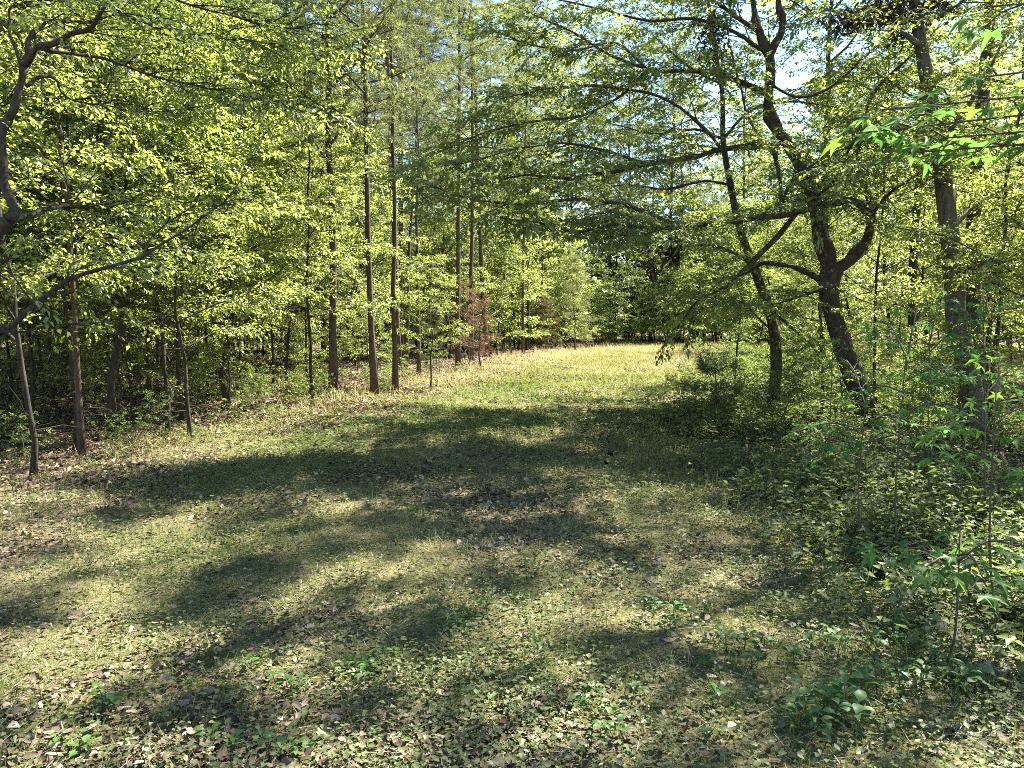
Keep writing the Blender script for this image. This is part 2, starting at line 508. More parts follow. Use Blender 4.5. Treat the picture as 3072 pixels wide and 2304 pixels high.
# pine straw and small twigs
x, y = scatter(26000, 1.2, 22, 1.45)
n = len(x); az = rng.random(n) * 6.283; ln = rng.uniform(0.06, 0.20, n)
p0 = onground(x, y, rng.uniform(0.01, 0.03, n)); q = np.stack([np.cos(az) * ln, np.sin(az) * ln, rng.normal(0.0, 0.02, n)], -1)
b = Buf()
b.leaves(p0, q, np.array([[0, 0, 1.0]]) + 0 * q, ln, rng.uniform(0.002, 0.005, n) * np.clip(y / 5, 1, 3), rng.uniform(0.25, 1, n), 0.3, 0.0)
o = part('pine_straw', b.mesh('pine_straw', M_LITTER)); o['kind'] = 'stuff'
o['label'] = 'thin dry pine straw strewn over the forest floor'; o['category'] = 'pine straw'


def rebase(root_, base_):
    """move a thing's Empty to where it stands, leaving its parts in place"""
    bx, by, bz = (float(v) for v in base_)
    for ch in root_.children:
        ch.location.x -= bx; ch.location.y -= by; ch.location.z -= bz
    root_.location = (bx, by, bz)


# ------------------------------------------------------------------ tree building
UP = np.array([0, 0, 1.0])


def resample(pts, n):
    pts = np.asarray(pts, float)
    L = np.concatenate([[0], np.cumsum(np.linalg.norm(np.diff(pts, axis=0), axis=1))])
    u = np.linspace(0, L[-1], n)
    return np.stack([np.interp(u, L, pts[:, i]) for i in range(3)], -1), L[-1]


def smooth(pts, n=None):
    """Catmull-Rom through the traced points"""
    p = np.asarray(pts, float)
    q = np.vstack([2 * p[0] - p[1], p, 2 * p[-1] - p[-2]])
    out = []
    m = 4
    for i in range(1, len(q) - 2):
        for t in np.arange(m) / m:
            a, b_, c, d_ = q[i - 1], q[i], q[i + 1], q[i + 2]
            out.append(0.5 * (2 * b_ + (c - a) * t + (2 * a - 5 * b_ + 4 * c - d_) * t * t + (3 * b_ - a - 3 * c + d_) * t ** 3))
    out.append(p[-1])
    return np.array(out)


def rot_up(v, ang):
    c, s_ = np.cos(ang), np.sin(ang)
    return np.stack([v[..., 0] * c - v[..., 1] * s_, v[..., 0] * s_ + v[..., 1] * c, v[..., 2]], -1)


def dress(limbs, tw, lf, step=0.22, sub=0.7, ntw=5, twl=0.3, nlf=8, leaf=0.065, flat=0.45, start=0.25, needle=False, nneed=12, wd=0.6, sag=0.12, col=(0.5, 0.27)):
    """side shoots, twigs and leaves along limbs given as (points, leafy_from)"""
    A, D, L, RR = [], [], [], []
    for lb in limbs:
        pts, st = lb[0], lb[1] if lb[1] is not None else start
        n0 = max(8, len(pts))
        q, T = resample(pts, 40)
        tg = unit(np.gradient(q, axis=0))
        m = max(2, int(T * (1 - st) / step))
        u = st + (1 - st) * (np.arange(m) + rng.random(m) * 0.8) / m
        idx = np.clip((u * 39).astype(int), 0, 39)
        p, tt = q[idx], tg[idx].copy()
        vert = np.abs(tt[:, 2]) > 0.75
        side = np.where(np.arange(m) % 2 == 0, 1, -1) * rng.uniform(0.5, 1.2, m)
        hd = tt.copy(); hd[:, 2] *= 0.3
        hd = rot_up(hd, side)
        az = rng.random(m) * 6.283
        vd = np.stack([np.cos(az), np.sin(az), rng.uniform(0.1, 0.7, m)], -1)
        dd = np.where(vert[:, None], vd, hd)
        dd[:, 2] += rng.normal(0.08, 0.16, m)
        A.append(p); D.append(unit(dd)); L.append(sub * rng.uniform(0.45, 1.1, m) * (1.1 - 0.55 * u))
    # each limb carries on as its own last shoot
        A.append(q[-1:]); D.append(tg[-1:]); L.append(np.array([sub * 0.5]))
    A = np.concatenate(A); D = np.concatenate(D); L = np.concatenate(L); n = len(A)
    pts = [A]
    dd = D.copy(); cur = A
    for i in range(3):
        nd = unit(dd + rng.normal(0, 0.14, (n, 3)) - np.array([0, 0, sag * i]))
        nx_ = cur + nd * (L / 3)[:, None]
        r0 = 0.0035 + 0.006 * L
        tw.sticks(cur, nx_, r0 * (1 - i * 0.27), r0 * (1 - (i + 1) * 0.27))
        pts.append(nx_); cur = nx_; dd = nd
    pts = np.stack(pts, 1)                                   # n,4,3
    s = (np.arange(ntw)[None] + rng.random((n, ntw))) / ntw * 0.85 + 0.15
    f = np.clip(s * 3, 0, 2.999); i0 = f.astype(int); fr = (f - i0)[..., None]
    ar = np.arange(n)[:, None]
    p = pts[ar, i0] * (1 - fr) + pts[ar, i0 + 1] * fr
    td = unit(pts[ar, i0 + 1] - pts[ar, i0])
    sd = np.where(np.arange(ntw)[None] % 2 == 0, 1, -1) * rng.uniform(0.35, 1.1, (n, ntw))
    sd[:, -1] *= 0.2
    d2 = rot_up(td, sd); d2[..., 2] += rng.normal(0, flat * 0.6, (n, ntw))
    d2 = unit(d2).reshape(-1, 3); p = p.reshape(-1, 3)
    l2 = (twl * rng.uniform(0.5, 1.15, (n, ntw)) * (1.15 - 0.5 * s)).ravel()
    e = p + d2 * l2[:, None]
    e[:, 2] -= l2 * 0.08
    tw.sticks(p, e, 0.0032, 0.0016)
    m = len(p)
    if needle:
        k = nneed
        uu = rng.uniform(0.35, 1.0, (m, k))
        bp = (p[:, None] + (e - p)[:, None] * uu[..., None]).reshape(-1, 3)
        nd = unit(np.repeat(d2, k, 0) * 0.8 + rng.normal(0, 0.6, (m * k, 3)))
        nr = rng.normal(0, 1, (m * k, 3))
        lf.leaves(bp, nd, nr, leaf * rng.uniform(0.7, 1.1, m * k), leaf * wd, np.clip(rng.normal(*col, m * k), 0, 1), 0, 0.1)
        return
    k = nlf
    tone = np.repeat(np.repeat(rng.normal(0, 0.17, n), ntw), k)
    uu = (np.arange(k)[None] + rng.random((m, k))) / k * 0.95 + 0.08
    bp = (p[:, None] + (e - p)[:, None] * uu[..., None])
    ls = np.where(np.arange(k)[None] % 2 == 0, 1, -1) * rng.uniform(0.4, 1.4, (m, k))
    ld = rot_up(np.repeat(d2[:, None], k, 1), ls)
    ld[..., 2] += rng.normal(-0.15, flat, (m, k))
    ld = unit(ld)
    bp = bp + ld * 0.02
    nr = np.array([0, 0, 1.0]) + rng.normal(0, flat * 1.1, (m, k, 3))
    sz = leaf * (0.4 + 0.95 * rng.beta(1.6, 1.6, (m, k)))
    lf.leaves(bp.reshape(-1, 3), ld.reshape(-1, 3), nr.reshape(-1, 3), sz.ravel(), sz.ravel() * wd,
              np.clip(rng.normal(col[0], col[1] * 0.75, m * k) + tone, 0, 1), 0.14, 0.18)


def trunk_line(H, wander, n=14, lean=(0, 0)):
    z = np.linspace(0, H, n)
    dx = np.cumsum(rng.normal(0, wander, n)); dy = np.cumsum(rng.normal(0, wander, n))
    dx -= dx[0]; dy -= dy[0]
    return np.stack([dx + lean[0] * z, dy + lean[1] * z, z], -1)


def grow(H, r, base, nl, ll, elev=(0.15, 0.7), wander=0.05, lean=(0, 0), profile=None, bark=None, leafm=None, dead=0, sides=8, **kw):
    """one free-grown tree: trunk, limbs, twigs, foliage; returns its part meshes"""
    tb, lb, tw, lf = Buf(), Buf(), Buf(), Buf()
    tl = trunk_line(H, wander, 14, lean)
    rad = r * (1 - 0.92 * np.linspace(0, 1, 14) ** 1.15)
    rad[0] *= 1.5
    st = tl.copy(); st[0, 2] = -0.15
    tb.tube(st, rad, sides, 0.06)
    limbs = []
    for i in range(nl):
        u = base + (1 - base) * ((i + rng.random()) / nl) ** 0.9
        u = min(u, 0.985)
        j = u * 13; i0 = min(int(j), 12)
        p = tl[i0] * (1 - (j - i0)) + tl[i0 + 1] * (j - i0)
        rr = r * (1 - 0.92 * u ** 1.15)
        pr = (profile(u) if profile else (1 - 0.65 * ((u - base) / (1 - base)) ** 1.4))
        L = ll * pr * rng.uniform(0.65, 1.15)
        az = i * 2.4 + rng.normal(0, 0.4); el = rng.uniform(*elev)
        d = np.array([math.cos(az) * math.cos(el), math.sin(az) * math.cos(el), math.sin(el)])
        pts = [p]
        for k in range(5):
            d = unit(d + rng.normal(0, 0.13, 3) + np.array([0, 0, -0.05 if k > 1 else 0.03]))
            pts.append(pts[-1] + d * L / 5)
        pts = np.array(pts)
        r0 = min(rr * 0.6, 0.007 + 0.010 * L)
        lb.tube(pts, np.linspace(r0, 0.004, 6), 5, 0, False)
        limbs.append((pts, 0.18))
    limbs.append((tl[10:], 0.0))
    for i in range(dead):
        z = rng.uniform(0.03, max(base, 0.1)) * 13; i0 = int(z)
        p = tl[i0] * (1 - (z - i0)) + tl[i0 + 1] * (z - i0)
        az = rng.random() * 6.283; L = rng.uniform(0.2, 0.9)
        d = np.array([math.cos(az), math.sin(az), rng.normal(0.1, 0.2)])
        e = p + d * L * 0.5 + rng.normal(0, 0.06, 3); f = e + unit(d + rng.normal(0, 0.3, 3)) * L * 0.5
        lb.tube([p, (p + e) / 2 + rng.normal(0, 0.03, 3), e, f], [0.008, 0.006, 0.005, 0.002], 4, 0, False)
    dress(limbs, tw, lf, **kw)
    lb2 = Buf(); lb2.v, lb2.f, lb2.a, lb2.n = lb.v, lb.f, lb.a, lb.n
    for v, f, a in zip(tw.v, tw.f, tw.a):
        pass
    return dict(trunk=tb.mesh('trunk', bark), branches=merge(lb, tw).mesh('branches', bark), crown=lf.mesh('crown', leafm))


def merge(a, c):
    off = a.n
    a.v += c.v; a.a += c.a
    a.f += [f + off for f in c.f]
    a.n += c.n
    return a


def plant(var, name, label, cat, x, y, rz=0.0, sc=1.0, group=None, tilt=(0, 0)):
    r = thing(name, label, cat, (x, y, float(ht(x, y)) - 0.03), rz, sc, group, tilt)
    for k in ('trunk', 'branches', 'crown'):
        if k in var:
            part(k, var[k], r, None if k == 'trunk' else 'stuff')
    return r


# kinds of tree ---------------------------------------------------------------
SAP = [grow(H, 0.032, bs, nl, ll, bark=M_BARK, leafm=M_LEAF, dead=5, wander=0.04, step=0.15, sub=0.78, ntw=6, twl=0.32, nlf=11, leaf=0.06)
       for i, (H, bs, nl, ll) in enumerate([(6.5, 0.22, 26, 1.9), (7.5, 0.24, 30, 2.1), (5.2, 0.26, 22, 1.6), (8.5, 0.2, 32, 2.3)])]
THICK = [grow(H, 0.04, bs, nl, ll, bark=M_BARK, leafm=M_LEAF, dead=2, wander=0.07, step=0.2, sub=0.8, ntw=5, twl=0.36, nlf=9, leaf=0.10)
         for (H, bs, nl, ll) in [(4.6, 0.07, 22, 1.7), (6.0, 0.09, 26, 1.9)]]
UND = [grow(H, 0.065, bs, nl, ll, bark=M_BARK, leafm=M_LEAF, dead=4, wander=0.09, step=0.2, sub=0.9, ntw=5, twl=0.38, nlf=11, leaf=0.08)
       for (H, bs, nl, ll) in [(11.0, 0.16, 38, 3.0), (12.5, 0.2, 42, 3.2), (9.5, 0.15, 36, 2.8)]]
TALL = [grow(H, 0.095, bs, nl, ll, bark=M_BARK, leafm=M_LEAF, dead=8, wander=0.06, step=0.24, sub=1.0, ntw=5, twl=0.42, nlf=8, leaf=0.105)
        for (H, bs, nl, ll) in [(17.0, 0.24, 48, 3.2), (19.0, 0.3, 50, 3.4)]]
HIGH = [grow(H, 0.10, bs, nl, ll, bark=M_BARK, leafm=M_LEAF, dead=5, wander=0.06, step=0.34, sub=0.95, ntw=5, twl=0.4, nlf=7, leaf=0.15, wd=0.75)
        for (H, bs, nl, ll) in [(15.0, 0.5, 22, 3.4), (16.5, 0.55, 22, 3.6)]]  # high gappy crowns, shaped to drop broken shade on the ride
LOW = [grow(H, 0.022, bs, nl, ll, bark=M_BARK, leafm=M_LEAF, dead=1, wander=0.05, step=0.2, sub=0.6, ntw=5, twl=0.3, nlf=7, leaf=0.065)
       for (H, bs, nl, ll) in [(3.2, 0.12, 18, 1.2), (4.4, 0.12, 22, 1.5), (2.4, 0.15, 14, 1.0)]]
PINE = [grow(H, 0.09, bs, nl, ll, bark=M_BARK_P, leafm=M_NEEDLE, dead=16, wander=0.035, elev=(0.0, 0.5), step=0.3, sub=1.0, ntw=5, twl=0.38, leaf=0.2, needle=True, nneed=20, wd=0.06)
        for (H, bs, nl, ll) in [(21.0, 0.32, 52, 2.8), (23.0, 0.38, 52, 3.0), (18.0, 0.28, 48, 2.6)]]
POLE = [grow(H, 0.062, bs, nl, ll, bark=M_BARK_P, leafm=M_NEEDLE, dead=20, wander=0.04, elev=(-0.1, 0.4), step=0.32, sub=0.8, ntw=4, twl=0.32, leaf=0.18, needle=True, nneed=16, wd=0.06)
        for (H, bs, nl, ll) in [(13.0, 0.38, 36, 2.0), (15.0, 0.42, 38, 2.1)]]
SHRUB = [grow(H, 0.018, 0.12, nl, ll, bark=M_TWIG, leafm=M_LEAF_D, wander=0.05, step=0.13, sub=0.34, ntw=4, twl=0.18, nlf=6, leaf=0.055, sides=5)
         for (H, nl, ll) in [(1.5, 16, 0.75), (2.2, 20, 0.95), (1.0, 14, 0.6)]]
DRYPINE = [grow(H, 0.035, 0.15, nl, ll, bark=M_BARK_P, leafm=M_NEEDLE_B, wander=0.03, step=0.16, sub=0.4, ntw=4, twl=0.2, leaf=0.14, needle=True, nneed=10, wd=0.05, sag=0.25)
           for (H, nl, ll) in [(3.6, 18, 0.8), (2.6, 16, 0.8)]]
YPINE = [grow(H, 0.03, 0.1, nl, ll, bark=M_BARK_P, leafm=M_NEEDLE, wander=0.03, step=0.14, sub=0.4, ntw=5, twl=0.22, leaf=0.16, needle=True, nneed=16, wd=0.045)
         for (H, nl, ll) in [(4.2, 22, 1.1), (1.0, 9, 0.45)]]

# trunks standing along the left edge of the ride, placed by where they meet the ground ---
LEFT = [
    # base px, py, kind, scale, name, label, category
    (93, 1430, SAP[2], 1.0, 'young_tree', 'thin dark sapling standing alone on the pine side border of the ride', 'tree'),
    (245, 1355, POLE[0], 0.62, 'young_pine', 'slim sunlit reddish pine pole with pale trunk on the border of the pine woods', 'tree'),
    (335, 1305, UND[1], 0.9, 'broadleaf_tree', 'thick dark trunk in shade behind the slim reddish pine pole', 'tree'),
    (500, 1295, SAP[0], 1.05, 'young_tree', 'straight brown sapling rising from sunlit leaf litter', 'tree'),
    (572, 1300, SAP[2], 0.9, 'young_tree', 'thin leaning sapling close beside the straight brown sapling', 'tree'),
    (690, 1215, UND[2], 0.85, 'broadleaf_tree', 'grey trunked broadleaf tree behind the sunlit leaf litter', 'tree'),
    (1000, 1185, PINE[2], 0.95, 'pine_tree', 'tall dark pine with a double looking trunk at the ride edge', 'tree'),
    (1125, 1190, PINE[0], 0.72, 'pine_tree', 'straight dark pine trunk a step from the slim pole with white edge', 'tree'),
    (1187, 1172, POLE[1], 0.95, 'young_pine', 'slim straight pole trunk with one narrow sunlit edge', 'tree'),
    (1257, 1125, POLE[0], 0.9, 'young_pine', 'thin brown pine pole in the gap beyond the ride border', 'tree'),
    (1290, 1165, SAP[2], 0.6, 'young_tree', 'small leaning sapling rooted in pale sunlit litter', 'tree'),
    (1374, 1095, PINE[1], 0.95, 'pine_tree', 'dark tall pine standing beside the rust brown dead pine saplings', 'tree'),
    (1405, 1098, DRYPINE[0], 0.8, 'dead_pine_sapling', 'taller rust brown dead pine sapling beside a dark pine trunk', 'tree'),
    (1440, 1106, DRYPINE[1], 0.9, 'dead_pine_sapling', 'shorter spreading rust brown dead pine sapling at the grass edge', 'tree'),
    (1640, 1058, DRYPINE[0], 0.75, 'dead_pine_sapling', 'rust brown dead pine sapling next to a soft green young pine', 'tree'),
    (1725, 1052, YPINE[0], 1.25, 'young_pine', 'soft grey green bushy young pine at the end of the ride', 'tree'),
    (1570, 1064, PINE[0], 0.8, 'pine_tree', 'pine trunk standing behind the long sunlit grass of the bend', 'tree'),
    (1310, 1088, YPINE[0], 0.6, 'young_pine', 'small bright green young pine between bare brown poles', 'tree'),
]
for i, (px, py, var, sc, nm, lab, cat) in enumerate(LEFT):
    gx, gy = G(px, py)
    plant(var, nm, lab, cat, gx, gy, rng.random() * 6.28, sc, tilt=(rng.normal(0, 0.015), rng.normal(0, 0.015)))

# leafy young trees whose crowns make the green wall on the left ---
used = [G(a[0], a[1]) for a in LEFT]


def free(x, y, gap):
    if any((x - a) ** 2 + (y - b_) ** 2 < gap * gap for a, b_ in used):
        return False
    used.append((x, y))
    return True


def fill(kinds, n, xf, y0, y1, gap, name, label, group, smin=0.85, smax=1.15, tries=60):
    c = 0
    for _ in range(n * tries):
        if c >= n:
            break
        yy = y0 + (y1 - y0) * rng.random()
        lo, hi = xf(yy)
        if hi <= lo:
            continue
        xx = lo + (hi - lo) * rng.random()
        if not free(xx, yy, gap):
            continue
        plant(kinds[rng.integers(len(kinds))], name, label, 'tree', xx, yy, rng.random() * 6.28, rng.uniform(smin, smax), group,
              (rng.normal(0, 0.03), rng.normal(0, 0.03)))
        c += 1


vis = lambda y: 0.70 * y + 2.0
for (x, y, k, sc, lab) in [
    (-6.6, 7.2, 3, 0.95, 'leafy young tree arching over the dark crooked overhanging tree'),
    (-8.0, 9.6, 1, 1.05, 'full crowned young tree behind the arching young tree'),
    (-5.6, 9.8, 0, 1.05, 'leafy young tree between the lone thin sapling and the slim reddish pine'),
    (-5.4, 12.6, 1, 1.1, 'bright yellow green young tree just behind the straight brown sapling'),
    (-3.9, 15.2, 3, 0.9, 'bright leafy young tree beside the double looking pine'),
]:
    used.append((x, y))
    plant(SAP[k], 'young_tree', lab, 'tree', x, y, rng.random() * 6.28, sc)
fill(SAP, 34, lambda y: (-vis(y), edge_l(y) - 0.5), 8.5, 20, 1.2, 'young_tree',
     'slender leafy young tree in the thick stand on the pine side of the ride', 'young trees of the young stand')
fill(LOW, 20, lambda y: (-vis(y), edge_l(y) - 0.3), 9.5, 24, 0.8, 'low_sapling',
     'low leafy sapling on the floor of the stand on the pine side of the ride', 'low saplings of the young stand', 0.6, 1.1)
fill(UND, 7, lambda y: (-vis(y), edge_l(y) - 1.2), 13, 20, 2.0, 'broadleaf_tree',
     'full crowned broadleaf tree rising over the young trees on the pine side of the ride', 'broadleaf trees over the young stand', 0.8, 1.0)
fill(SAP, 34, lambda y: (-vis(y), edge_l(y) - 0.8), 18, 38, 1.4, 'young_tree',
     'leafy young tree deep inside the pine woods', 'young trees deep in the pine woods', 0.9, 1.3)
fill(THICK, 44, lambda y: (-vis(y), edge_l(y) - 1.2), 21, 48, 1.5, 'young_tree',
     'bushy young tree leafed to the ground deep in the pine woods', 'bushy young trees of the pine woods', 0.8, 1.3)
fill(UND + TALL, 26, lambda y: (-vis(y), edge_l(y) - 1.5), 20, 46, 2.2, 'broadleaf_tree',
     'full crowned broadleaf tree within the pine woods', 'broadleaf trees of the pine woods')
fill(PINE + POLE, 40, lambda y: (-vis(y), edge_l(y) - 1.0), 16, 46, 1.4, 'pine_tree',
     'tall bare stemmed pine among the broadleaf trees of the pine woods', 'pines of the pine woods', 0.85, 1.15)
# woods closing the far end
fill(UND + TALL, 44, lambda y: (-vis(y), vis(y) + 6), 64, 76, 2.4, 'broadleaf_tree',
     'distant broadleaf tree in the woods closing the end of the ride', 'trees closing the end of the ride', 1.0, 1.4)
fill(LOW + THICK, 44, lambda y: (-2, 28), 51, 57, 1.2, 'young_tree',
     'leafy young tree on the sunny rim at the end of the ride', 'young trees on the sunny rim', 0.8, 1.25)
fill(PINE, 30, lambda y: (-vis(y), vis(y) + 4), 62, 76, 2.2, 'pine_tree',
     'distant tall pine in the woods closing the end of the ride', 'pines closing the end of the ride', 0.9, 1.25)
fill(THICK, 40, lambda y: (edge_l(y) - 12, 38), 56, 66, 1.8, 'young_tree',
     'distant bushy young tree at the end of the ride', 'young trees at the end of the ride', 0.8, 1.2)

fill(THICK, 60, lambda y: (-vis(y) - 4, vis(y) + 8), 66, 82, 1.8, 'young_tree',
     'farthest bushy tree behind the woods that close the ride', 'farthest trees', 1.5, 2.3)
fill(THICK, 26, lambda y: (edge_l(y) - 12, edge_l(y) - 1.0), 32, 50, 1.3, 'young_tree',
     'bushy young tree along the bend of the ride', 'bushy young trees along the bend', 0.8, 1.2)

fill(THICK, 30, lambda y: (0, 24), 58, 66, 1.3, 'young_tree',
     'large bushy tree leafed to the ground behind the sunny rim', 'bushy trees behind the sunny rim', 1.5, 2.2)
fill(TALL, 16, lambda y: (2, 20), 58, 64, 1.6, 'broadleaf_tree',
     'very tall distant broadleaf tree rising above the end of the ride', 'very tall trees above the end of the ride', 1.35, 1.6)
fill(PINE, 8, lambda y: (-6, edge_l(y) - 0.8), 24, 46, 1.5, 'pine_tree',
     'tall pine close to the bend of the ride', 'pines close to the bend', 0.9, 1.15)

# ------------------------------------------------------------------ right: the old forked tree
K = 3072.0 / 2212.0


def Q(lst, d0, d1=None):
    """points traced on the 2212 pixel wide view, their distance running from d0 to d1"""
    d1 = d0 if d1 is None else d1
    n = len(lst)
    return np.array([P(a * K, c * K, d0 + (d1 - d0) * i / max(n - 1, 1)) for i, (a, c) in enumerate(lst)])


def limb(parent, name, pts, r0, r1, mat, k=8, wob=0.08):
    p = smooth(pts)
    n = len(p)
    wig = rng.normal(0, 1, (n, 3)); wig[1:-1] = (wig[:-2] + wig[1:-1] + wig[2:]) / 2
    env = np.minimum(np.arange(n), 2) / 2
    p = p + wig * env[:, None] * (0.08 * np.linspace(r0, r1, n) + 0.006)[:, None]
    rad = np.linspace(r0, r1, n) * (1 + 0.17 * np.convolve(rng.normal(0, 1, n + 2), np.ones(3) / 2, 'valid'))
    m = Buf(); m.tube(p, np.maximum(rad, r1 * 0.7), k, wob)
    me = m.mesh(name, mat)
    return part(name, me, parent), p


def dress_limbs(limbs, twig_mat, **kw):
    """every main limb gets its own twigs and leaves as its sub-parts"""
    for lo, pts, leafy in limbs:
        if leafy >= 0.99:
            continue
        tw, lf = Buf(), Buf()
        dress([(pts, leafy)], tw, lf, **kw)
        part('twigs', tw.mesh('twigs', twig_mat), lo, 'stuff')
        part('foliage', lf.mesh('foliage', M_LEAF), lo, 'stuff')


DA = 11.5
base = P(1875 * K, 905 * K, DA)
ft = thing('forked_tree', 'old crooked lichen spotted tree that forks low, limbs reaching over the ride', 'tree', (0, 0, 0))
tz = float(ht(base[0], base[1]))
root = np.array([base[0] + 0.12, base[1], tz - 0.15])
tp = np.vstack([root, Q([(1858, 850), (1828, 770), (1803, 690), (1790, 625), (1797, 580)], DA)])
sp = smooth(tp)
m = Buf(); m.tube(sp, np.interp(np.linspace(0, 1, len(sp)), [0, 0.12, 0.55, 0.75, 1], [0.23, 0.165, 0.13, 0.135, 0.165]), 12, 0.06)
part('trunk', m.mesh('trunk', M_BARK_L), ft)
limbsA = []
lm = lambda pts, r0, r1, leafy, k=7: limbsA.append((*limb(ft, 'limb', pts, r0, r1, M_BARK_L, k), leafy))
lm(Q([(1797, 588), (1778, 515), (1757, 430), (1735, 370), (1712, 330), (1685, 285), (1660, 240), (1664, 180), (1662, 115)], DA, DA + 0.6), 0.115, 0.07, 0.9, 9)
lm(Q([(1662, 118), (1640, 70), (1630, 30), (1622, -40), (1590, -120), (1560, -220)], DA + 0.6, DA + 1.2), 0.07, 0.02, 0.1)
lm(Q([(1662, 118), (1684, 80), (1692, 45), (1680, 5), (1700, -60), (1760, -170)], DA + 0.6, DA + 0.2), 0.075, 0.02, 0.1)
lm(Q([(1797, 588), (1842, 556), (1872, 520), (1881, 480), (1876, 430), (1858, 375), (1856, 290), (1886, 205), (1935, 150), (2000, 90)], DA, DA - 0.3), 0.085, 0.010, 0.42, 9)
lm(Q([(1878, 458), (1862, 442), (1838, 433), (1800, 438), (1745, 452), (1690, 466), (1640, 470), (1565, 482), (1480, 488), (1400, 494), (1320, 484), (1250, 502), (1170, 480), (1080, 470)], DA - 0.4, DA - 2.4), 0.062, 0.010, 0.1)
lm(Q([(1690, 466), (1688, 400), (1672, 330), (1640, 290), (1615, 250), (1598, 180), (1578, 100)], DA - 0.7, DA), 0.035, 0.010, 0.1)
lm(Q([(1692, 462), (1700, 410), (1745, 365), (1800, 330), (1880, 300), (1960, 240)], DA - 0.7, DA - 1.2), 0.026, 0.008, 0.1)
lm(Q([(1690, 312), (1640, 316), (1560, 322), (1500, 338), (1430, 352), (1360, 360), (1290, 378), (1220, 386), (1120, 380), (1040, 400)], DA + 0.3, DA - 1.6), 0.052, 0.010, 0.12)
lm(Q([(1664, 205), (1610, 180), (1545, 156), (1470, 154), (1400, 150), (1320, 118), (1240, 70), (1150, 30)], DA + 0.4, DA - 1.0), 0.045, 0.010, 0.08)
lm(Q([(1560, 322), (1500, 260), (1440, 215), (1370, 195), (1280, 185), (1190, 190), (1080, 215)], DA, DA - 1.2), 0.03, 0.008, 0.15)
lm(Q([(1470, 490), (1400, 460), (1330, 440), (1240, 430), (1130, 440), (1020, 430), (930, 400)], DA - 1.4, DA - 2.6), 0.03, 0.008, 0.1)
lm(Q([(1785, 612), (1745, 590), (1700, 574), (1650, 570), (1608, 592), (1560, 600)], DA, DA + 0.8), 0.06, 0.012, 0.4)
lm(Q([(1720, 462), (1660, 530), (1600, 590), (1560, 622), (1505, 652), (1478, 690)], DA - 0.5, DA - 0.9), 0.035, 0.012, 0.75)
lm(Q([(1400, 150), (1350, 200), (1260, 250), (1150, 262), (1040, 290), (950, 330)], DA - 0.4, DA - 1.5), 0.022, 0.006, 0.1)
lm(Q([(1662, 118), (1590, 70), (1500, 40), (1400, 45), (1300, 20), (1180, -10)], DA + 0.6, DA - 0.4), 0.03, 0.008, 0.1)
lm(Q([(1640, 70), (1540, 0), (1430, -50), (1320, -60), (1200, -90)], DA + 0.7, DA - 0.2), 0.03, 0.008, 0.1)
lm(Q([(1400, 150), (1330, 95), (1240, 110), (1140, 95), (1050, 60)], DA - 0.4, DA - 0.9), 0.02, 0.006, 0.1)
lm(Q([(1400, 355), (1320, 330), (1230, 310), (1130, 320), (1010, 350), (930, 360)], DA - 1.0, DA - 2.2), 0.02, 0.006, 0.1)
lm(Q([(1880, 470), (1912, 425), (1960, 390), (2030, 340)], DA - 0.4, DA - 1.6), 0.025, 0.008, 0.1)
lm(Q([(1757, 430), (1800, 390), (1850, 300), (1900, 260)], DA, DA - 1.4), 0.025, 0.008, 0.1)
lm(Q([(1790, 620), (1730, 640), (1660, 660), (1580, 650), (1500, 640)], DA, DA - 1.5), 0.02, 0.006, 0.15)
lm(Q([(1664, 180), (1720, 210), (1790, 190), (1860, 130), (1940, 60)], DA + 0.4, DA), 0.03, 0.008, 0.1)
dress_limbs(limbsA, M_TWIG, step=0.10, sub=1.15, ntw=6, twl=0.42, nlf=10, leaf=0.07, flat=0.32)


def clump(parent, centre, rad, n, size):  # hanging clump of dark leaves
    m = Buf()
    p = centre + rng.normal(0, 1, (n, 3)) * np.asarray(rad) * 0.5
    d = rng.normal(0, 0.5, (n, 3)) - np.array([0, 0, 0.7])
    m.leaves(p, d, rng.normal(0, 1, (n, 3)), size * rng.uniform(0.6, 1.2, n), size * 0.5, rng.random(n), 0.2, 0.3)
    k_ = n // 4
    m.sticks(p[:k_], np.repeat((centre + np.array([0, 0, rad[2] * 0.9]))[None], k_, 0), 0.003, 0.004)
    return part('dark_leaf_cluster', m.mesh('dark_leaf_cluster', M_CLUMP), parent, 'stuff')


clump(ft, P(1450 * K, 545 * K, DA - 1.3), (0.13, 0.12, 0.22), 70, 0.11)
clump(ft, P(1412 * K, 575 * K, DA - 1.5), (0.10, 0.1, 0.15), 40, 0.10)
clump(ft, P(1540 * K, 90 * K, DA + 0.4), (0.25, 0.25, 0.5), 200, 0.09)

rebase(ft, root)

